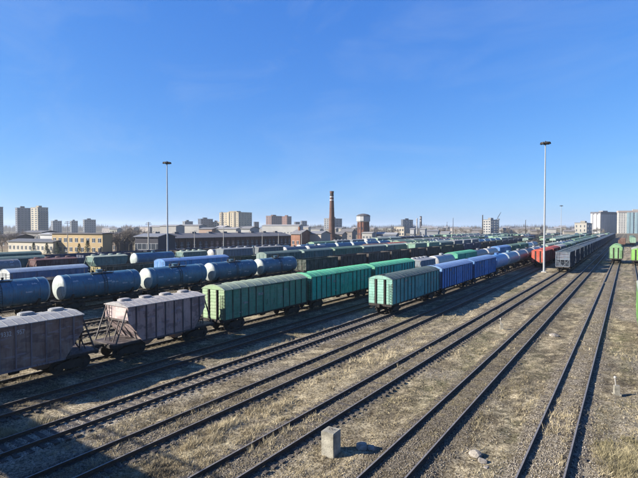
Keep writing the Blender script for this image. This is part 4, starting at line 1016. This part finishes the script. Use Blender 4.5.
for i, (px, Z, H) in enumerate(((115,186,9),(120,190,10.5),(125,183,12.5),(129,192,12),(133,190,10),(138,230,11.5),(144,240,11),(107,180,7.5),(111,184,8.5),(2,198,8.5),(9,215,9.5),(15,225,9),(21,230,10),(-3,205,10),(44,250,10.5),(50,255,10))):
    tree(px, Z, H, ('%s bare tree in the clump between yellow building and canopy shed' if i < 9 else '%s bare tree below the towers at the left edge') % ordinal(i if i < 9 else i-9).replace('nearest','first'), 'bare', i, 'bare trees at left')
for i, px in enumerate(list(range(343, 358, 4)) + list(range(371, 400, 3)) + list(range(428, 450, 4)) + list(range(456, 482, 5)) + list(range(502, 574, 6)) + [594, 598, 603]):
    Z = 480 + (i*37) % 130
    tree(px, Z, hgt(226.5 + (i*5) % 3, Z)+.5, '%s bare tree of the skyline tree line right of the chimney, counted from left' % ordinal(i).replace('nearest','first'), 'bare', i, 'bare trees on the skyline')
# far woods: one mass
vs, fs = [], []
q = random.Random(5)
for k in range(900):
    px = q.uniform(-20, 660); Z = q.uniform(1150, 1700); x, y = at(px, Z); H = q.uniform(12, 21)*(.8+.5*vnoise(np.array([px*.05]), np.array([1.0]), 3)[0])
    for j in range(26):
        a, b = q.gauss(0, 4.5), q.gauss(0, 4.5); z0 = q.uniform(0, H*.5); z1 = min(H, z0+q.uniform(3, H*.7)); w = q.uniform(.3, .9); o = len(vs)
        vs += [(x+a-w*CS, y+b-w*SN, GROUND_Z+z0), (x+a+w*CS, y+b+w*SN, GROUND_Z+z0), (x+a+q.gauss(0,.8), y+b+q.gauss(0,.8), GROUND_Z+z1)]; fs.append((o, o+1, o+2))
fw = link('far_woods', MB().add(vs, fs).mesh('far_woods', M_TWIG)); fw['kind'] = 'stuff'; fw['label'] = 'far-off bare woodland along the horizon'; fw['category'] = 'woods'

# ------------------------------------------------------------------ small things beside the near tracks
t = thing('concrete_block', 'upright square concrete block between the tracks in the foreground', 'concrete block', (-11.1, 17.5, -.36), R(2))
bm = bmesh.new(); bmesh.ops.create_cube(bm, size=1)
for v in bm.verts: v.co = (v.co.x*.66, v.co.y*.66, v.co.z*1.2+.58)
bmesh.ops.bevel(bm, geom=bm.edges[:], offset=.025, segments=2, affect='EDGES')
for v in bm.verts: v.co += Vector((random.uniform(-.008,.008), random.uniform(-.008,.008), random.uniform(-.01,.01)))
me = bpy.data.meshes.new('block'); bm.to_mesh(me); bm.free(); me.materials.append(M_BLOCK); link('block', me, t)
link('lifting_loop', MB().tube((-.1,0,1.16),(-.08,0,1.26),.012,n=6).tube((-.08,0,1.26),(.08,0,1.26),.012,n=6).tube((.08,0,1.26),(.1,0,1.16),.012,n=6).mesh('lifting_loop', M_STEEL), t)
def rock(x, y, s, label, seed, flat=.6, mat=None):
    bm = bmesh.new(); bmesh.ops.create_icosphere(bm, subdivisions=2, radius=s); q = random.Random(seed)
    dirs = [Vector((q.gauss(0,1), q.gauss(0,1), q.gauss(0,1))).normalized() for _ in range(9)]
    for v in bm.verts:
        for d in dirs:
            k = v.co.dot(d) - s*.72
            if k > 0: v.co -= d*k
        v.co.z *= flat
    me = bpy.data.meshes.new('rock'); bm.to_mesh(me); bm.free(); me.materials.append(mat or M_ROCK)
    o = link('rock', me, None, (x, y, -.27+s*flat*.15), q.uniform(0,6)); tag(o, label, 'rock', 'rocks on the ground')
rock(-10.2, 18.75, .36, 'pale broken concrete lump right of the upright block', 1, .75); rock(-9.75, 18.9, .26, 'brownish stone touching the pale lump behind the block', 2)
rock(-5.6, 21.0, .33, 'pale stone between the two right tracks near the bottom', 4); rock(-5.2, 20.6, .24, 'smaller stone beside the pale stone near the bottom', 5); rock(-5.7, 48.5, .5, 'pale rock between right tracks farther up', 6); rock(-4.9, 20.1, .18, 'smallest stone of the three near the bottom', 8)
def marker(x, y, label):
    t = thing('marker_post', label, 'marker post', (x, y, -.32), R(20), 'track marker posts')
    link('foot', MB().prism([(-.22,-.16),(.22,-.16),(.22,.16),(-.22,.16)], 0, .12, 'z').prism([(-.15,-.11),(.15,-.11),(.15,.11),(-.15,.11)], .12, .62, 'z').mesh('foot', M_BLOCK), t)
    link('post', MB().tube((-.06,0,.6),(-.1,0,1.05),.032,n=8).mesh('post', M_CONC), t)
    link('head', MB().lathe([(.03,0),(.075,.03),(.085,.1),(.05,.16)], (-.1,0,1.03), 'z', 10).mesh('head', M_CONC, True), t)
marker(-.45, 33.6, 'white marker post with round head in dry grass at right'); marker(-10.5, 48.8, 'white marker post in dry grass between middle tracks')

# ------------------------------------------------------------------ dry grass and ballast stones
def grass_field(n, umax, seed, hmin, hmax, wid):
    g = np.random.default_rng(seed)
    Z = 15/np.sqrt(1-g.random(n)*(1-(15/umax)**2)); px = g.uniform(-15, 650, n)
    X = (px-319)/F_PX*Z; x = X*CS-Z*SN; y = X*SN+Z*CS
    b, pale, d = bed(x, y)
    dens = np.clip((fbm(x*.55, y*.22, 41)-.36)*4.5, .06, 1)*(1-.92*b)*np.where((x > -36) & (x < 9), 1, .5)*np.interp(x, SX, S_STRAW)*1.1
    inner = (d < .7)
    keep = (g.random(n) < dens) | (inner & (pale > .18) & (pale < .9) & (g.random(n) < .10*fbm(x*.6,y*.3,43)*2))
    keep &= ~((np.abs(d-.797) < .16))
    x, y = x[keep], y[keep]; m = len(x); nb = 6
    tall = np.clip((fbm(x*.35, y*.16, 44)-.3)*2.0, .1, 1)*np.clip((fbm(x*1.4, y*1.1, 45)-.34)*3.6, .08, 1)
    x = np.repeat(x, nb)+g.normal(0,.045,m*nb); y = np.repeat(y, nb)+g.normal(0,.045,m*nb); tl = np.repeat(tall, nb)
    z = ground_z(x, y)-.02; h = (hmin+(hmax-hmin)*tl*g.random(m*nb)); a = g.uniform(0,6.283,m*nb); le = g.normal(0,.55,(2,m*nb))*h
    w = wid*g.uniform(.6,1.4,m*nb)
    v0 = np.stack([x-w*np.cos(a), y-w*np.sin(a), z],1); v1 = np.stack([x+w*np.cos(a), y+w*np.sin(a), z],1); v2 = np.stack([x+le[0], y+le[1], z+h],1)
    vs = np.stack([v0,v1,v2],1).reshape(-1,3); f = np.arange(len(vs)).reshape(-1,3)
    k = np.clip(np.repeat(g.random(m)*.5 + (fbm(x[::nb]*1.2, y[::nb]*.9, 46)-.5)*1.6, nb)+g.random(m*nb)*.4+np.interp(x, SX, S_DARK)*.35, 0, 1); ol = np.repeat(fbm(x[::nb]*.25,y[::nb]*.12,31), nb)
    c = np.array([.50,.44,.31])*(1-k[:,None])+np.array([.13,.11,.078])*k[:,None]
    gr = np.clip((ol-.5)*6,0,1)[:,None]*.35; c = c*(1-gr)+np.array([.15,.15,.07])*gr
    return vs, f, np.repeat(c, 3, 0)
v1, f1, c1 = grass_field(190000, 62, 1, .03, .42, .0085)
v2, f2, c2 = grass_field(60000, 130, 2, .05, .45, .016)
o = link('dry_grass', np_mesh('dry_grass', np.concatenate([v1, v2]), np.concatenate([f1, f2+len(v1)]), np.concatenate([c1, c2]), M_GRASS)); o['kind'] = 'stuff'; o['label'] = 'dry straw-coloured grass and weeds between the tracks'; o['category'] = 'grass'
def stones(n, zmax, seed):
    g = np.random.default_rng(seed)
    Z = 15/np.sqrt(1-g.random(n)*(1-(15/zmax)**2)); px = g.uniform(-15, 650, n)
    X = (px-319)/F_PX*Z; x = X*CS-Z*SN; y = X*SN+Z*CS
    b, pale, d = bed(x, y); sp = np.clip((fbm(x*.35+7, y*.16, 36)-.46)*5, .03, 1)
    keep = g.random(n) < np.clip(b*.8+sp*.3*(1-b), 0, 1); keep &= np.abs(d-.797) > .07
    x, y, pale, b = x[keep], y[keep], pale[keep], b[keep]; m = len(x)
    z = ground_z(x, y)+.008; s = g.uniform(.018,.045,m)*(1+.6*(Z[keep] > 40))
    oc = np.array([(1,0,0),(-1,0,0),(0,1,0),(0,-1,0),(0,0,1),(0,0,-1)], float); fc = np.array([(0,2,4),(2,1,4),(1,3,4),(3,0,4),(2,0,5),(1,2,5),(3,1,5),(0,3,5)])
    vs = oc[None]*s[:,None,None]*g.uniform(.6,1.3,(m,6,1)); a = g.uniform(0,6.283,m); tl = g.normal(0,.4,m)
    ca, sa = np.cos(a)[:,None], np.sin(a)[:,None]
    vx = vs[...,0]*ca-vs[...,1]*sa; vy = vs[...,0]*sa+vs[...,1]*ca; vz = vs[...,2]*.8+vx*tl[:,None]
    vs = np.stack([vx+x[:,None], vy+y[:,None], vz+z[:,None]], -1).reshape(-1,3)
    f = (fc[None]+np.arange(m)[:,None,None]*6).reshape(-1,3)
    k = g.random(m)[:,None]; p = np.clip(pale*.85+.04, 0, 1)[:,None]*b[:,None]+.55*(1-b[:,None])
    c = (np.array([.09,.08,.07])*(1-p)+np.array([.36,.335,.30])*p)*(.6+.7*k)
    return np_mesh('ballast_stones', vs, f, np.repeat(c, 6, 0), M_STONE)
o = link('ballast_stones', stones(95000, 60, 9)); o['kind'] = 'stuff'; o['label'] = 'loose grey ballast stones along the near tracks'; o['category'] = 'gravel'

# ------------------------------------------------------------------ footbridge the picture is taken from (behind the lens; its shadow falls across the near tracks)
fb = thing('footbridge', 'footbridge across the tracks whose railing shadow falls at bottom left', 'footbridge', (0, 0, 0))
DK = CAM_H-1.55
link('deck', MB().box(-75,14,-3.1,-.12,DK-.35,DK).mesh('deck', M_CONC), fb)
for yq in (-.16, -3.05):
    link('handrail', MB().box(-75,14,yq-.045,yq+.045,DK+1.05,DK+1.13).mesh('handrail', M_GALV), fb)
    link('lower_rail', MB().box(-75,14,yq-.015,yq+.015,DK+.5,DK+.53).mesh('lower_rail', M_GALV), fb)
    for i in range(45): link('railing_post', cached('rpost', lambda: MB().box(-.03,.03,-.03,.03,0,1.05).mesh('railing_post', M_GALV)), fb, (-75+i*2.0, yq, DK))
for xq in (-70, -53, -40.8, -26.2, -10.9, 7): link('pier', cached('pier', lambda: MB().box(-.4,.4,-2.6,-.7,-.5,DK-.34).mesh('pier', M_CONC)), fb, (xq, 0, 0))
# ------------------------------------------------------------------ air
hz = bpy.data.materials.new('air'); hz.use_nodes = True; ht = hz.node_tree; ht.nodes.clear()
ho = ht.nodes.new('ShaderNodeOutputMaterial'); pv = ht.nodes.new('ShaderNodeVolumePrincipled')
pv.inputs['Color'].default_value = (.80,.90,1,1); pv.inputs['Density'].default_value = HAZE; pv.inputs['Anisotropy'].default_value = .2
hz.cycles.homogeneous_volume = True
ht.links.new(pv.outputs[0], ho.inputs['Volume'])
o = link('haze', MB().box(-4600,4600,-2600,6100,-1.6,70).mesh('haze', hz)); o['kind'] = 'stuff'; o['label'] = 'thin haze over the yard and the town'; o['category'] = 'haze'
print('wagons', COUNT[0], 'objects', len(bpy.data.objects))
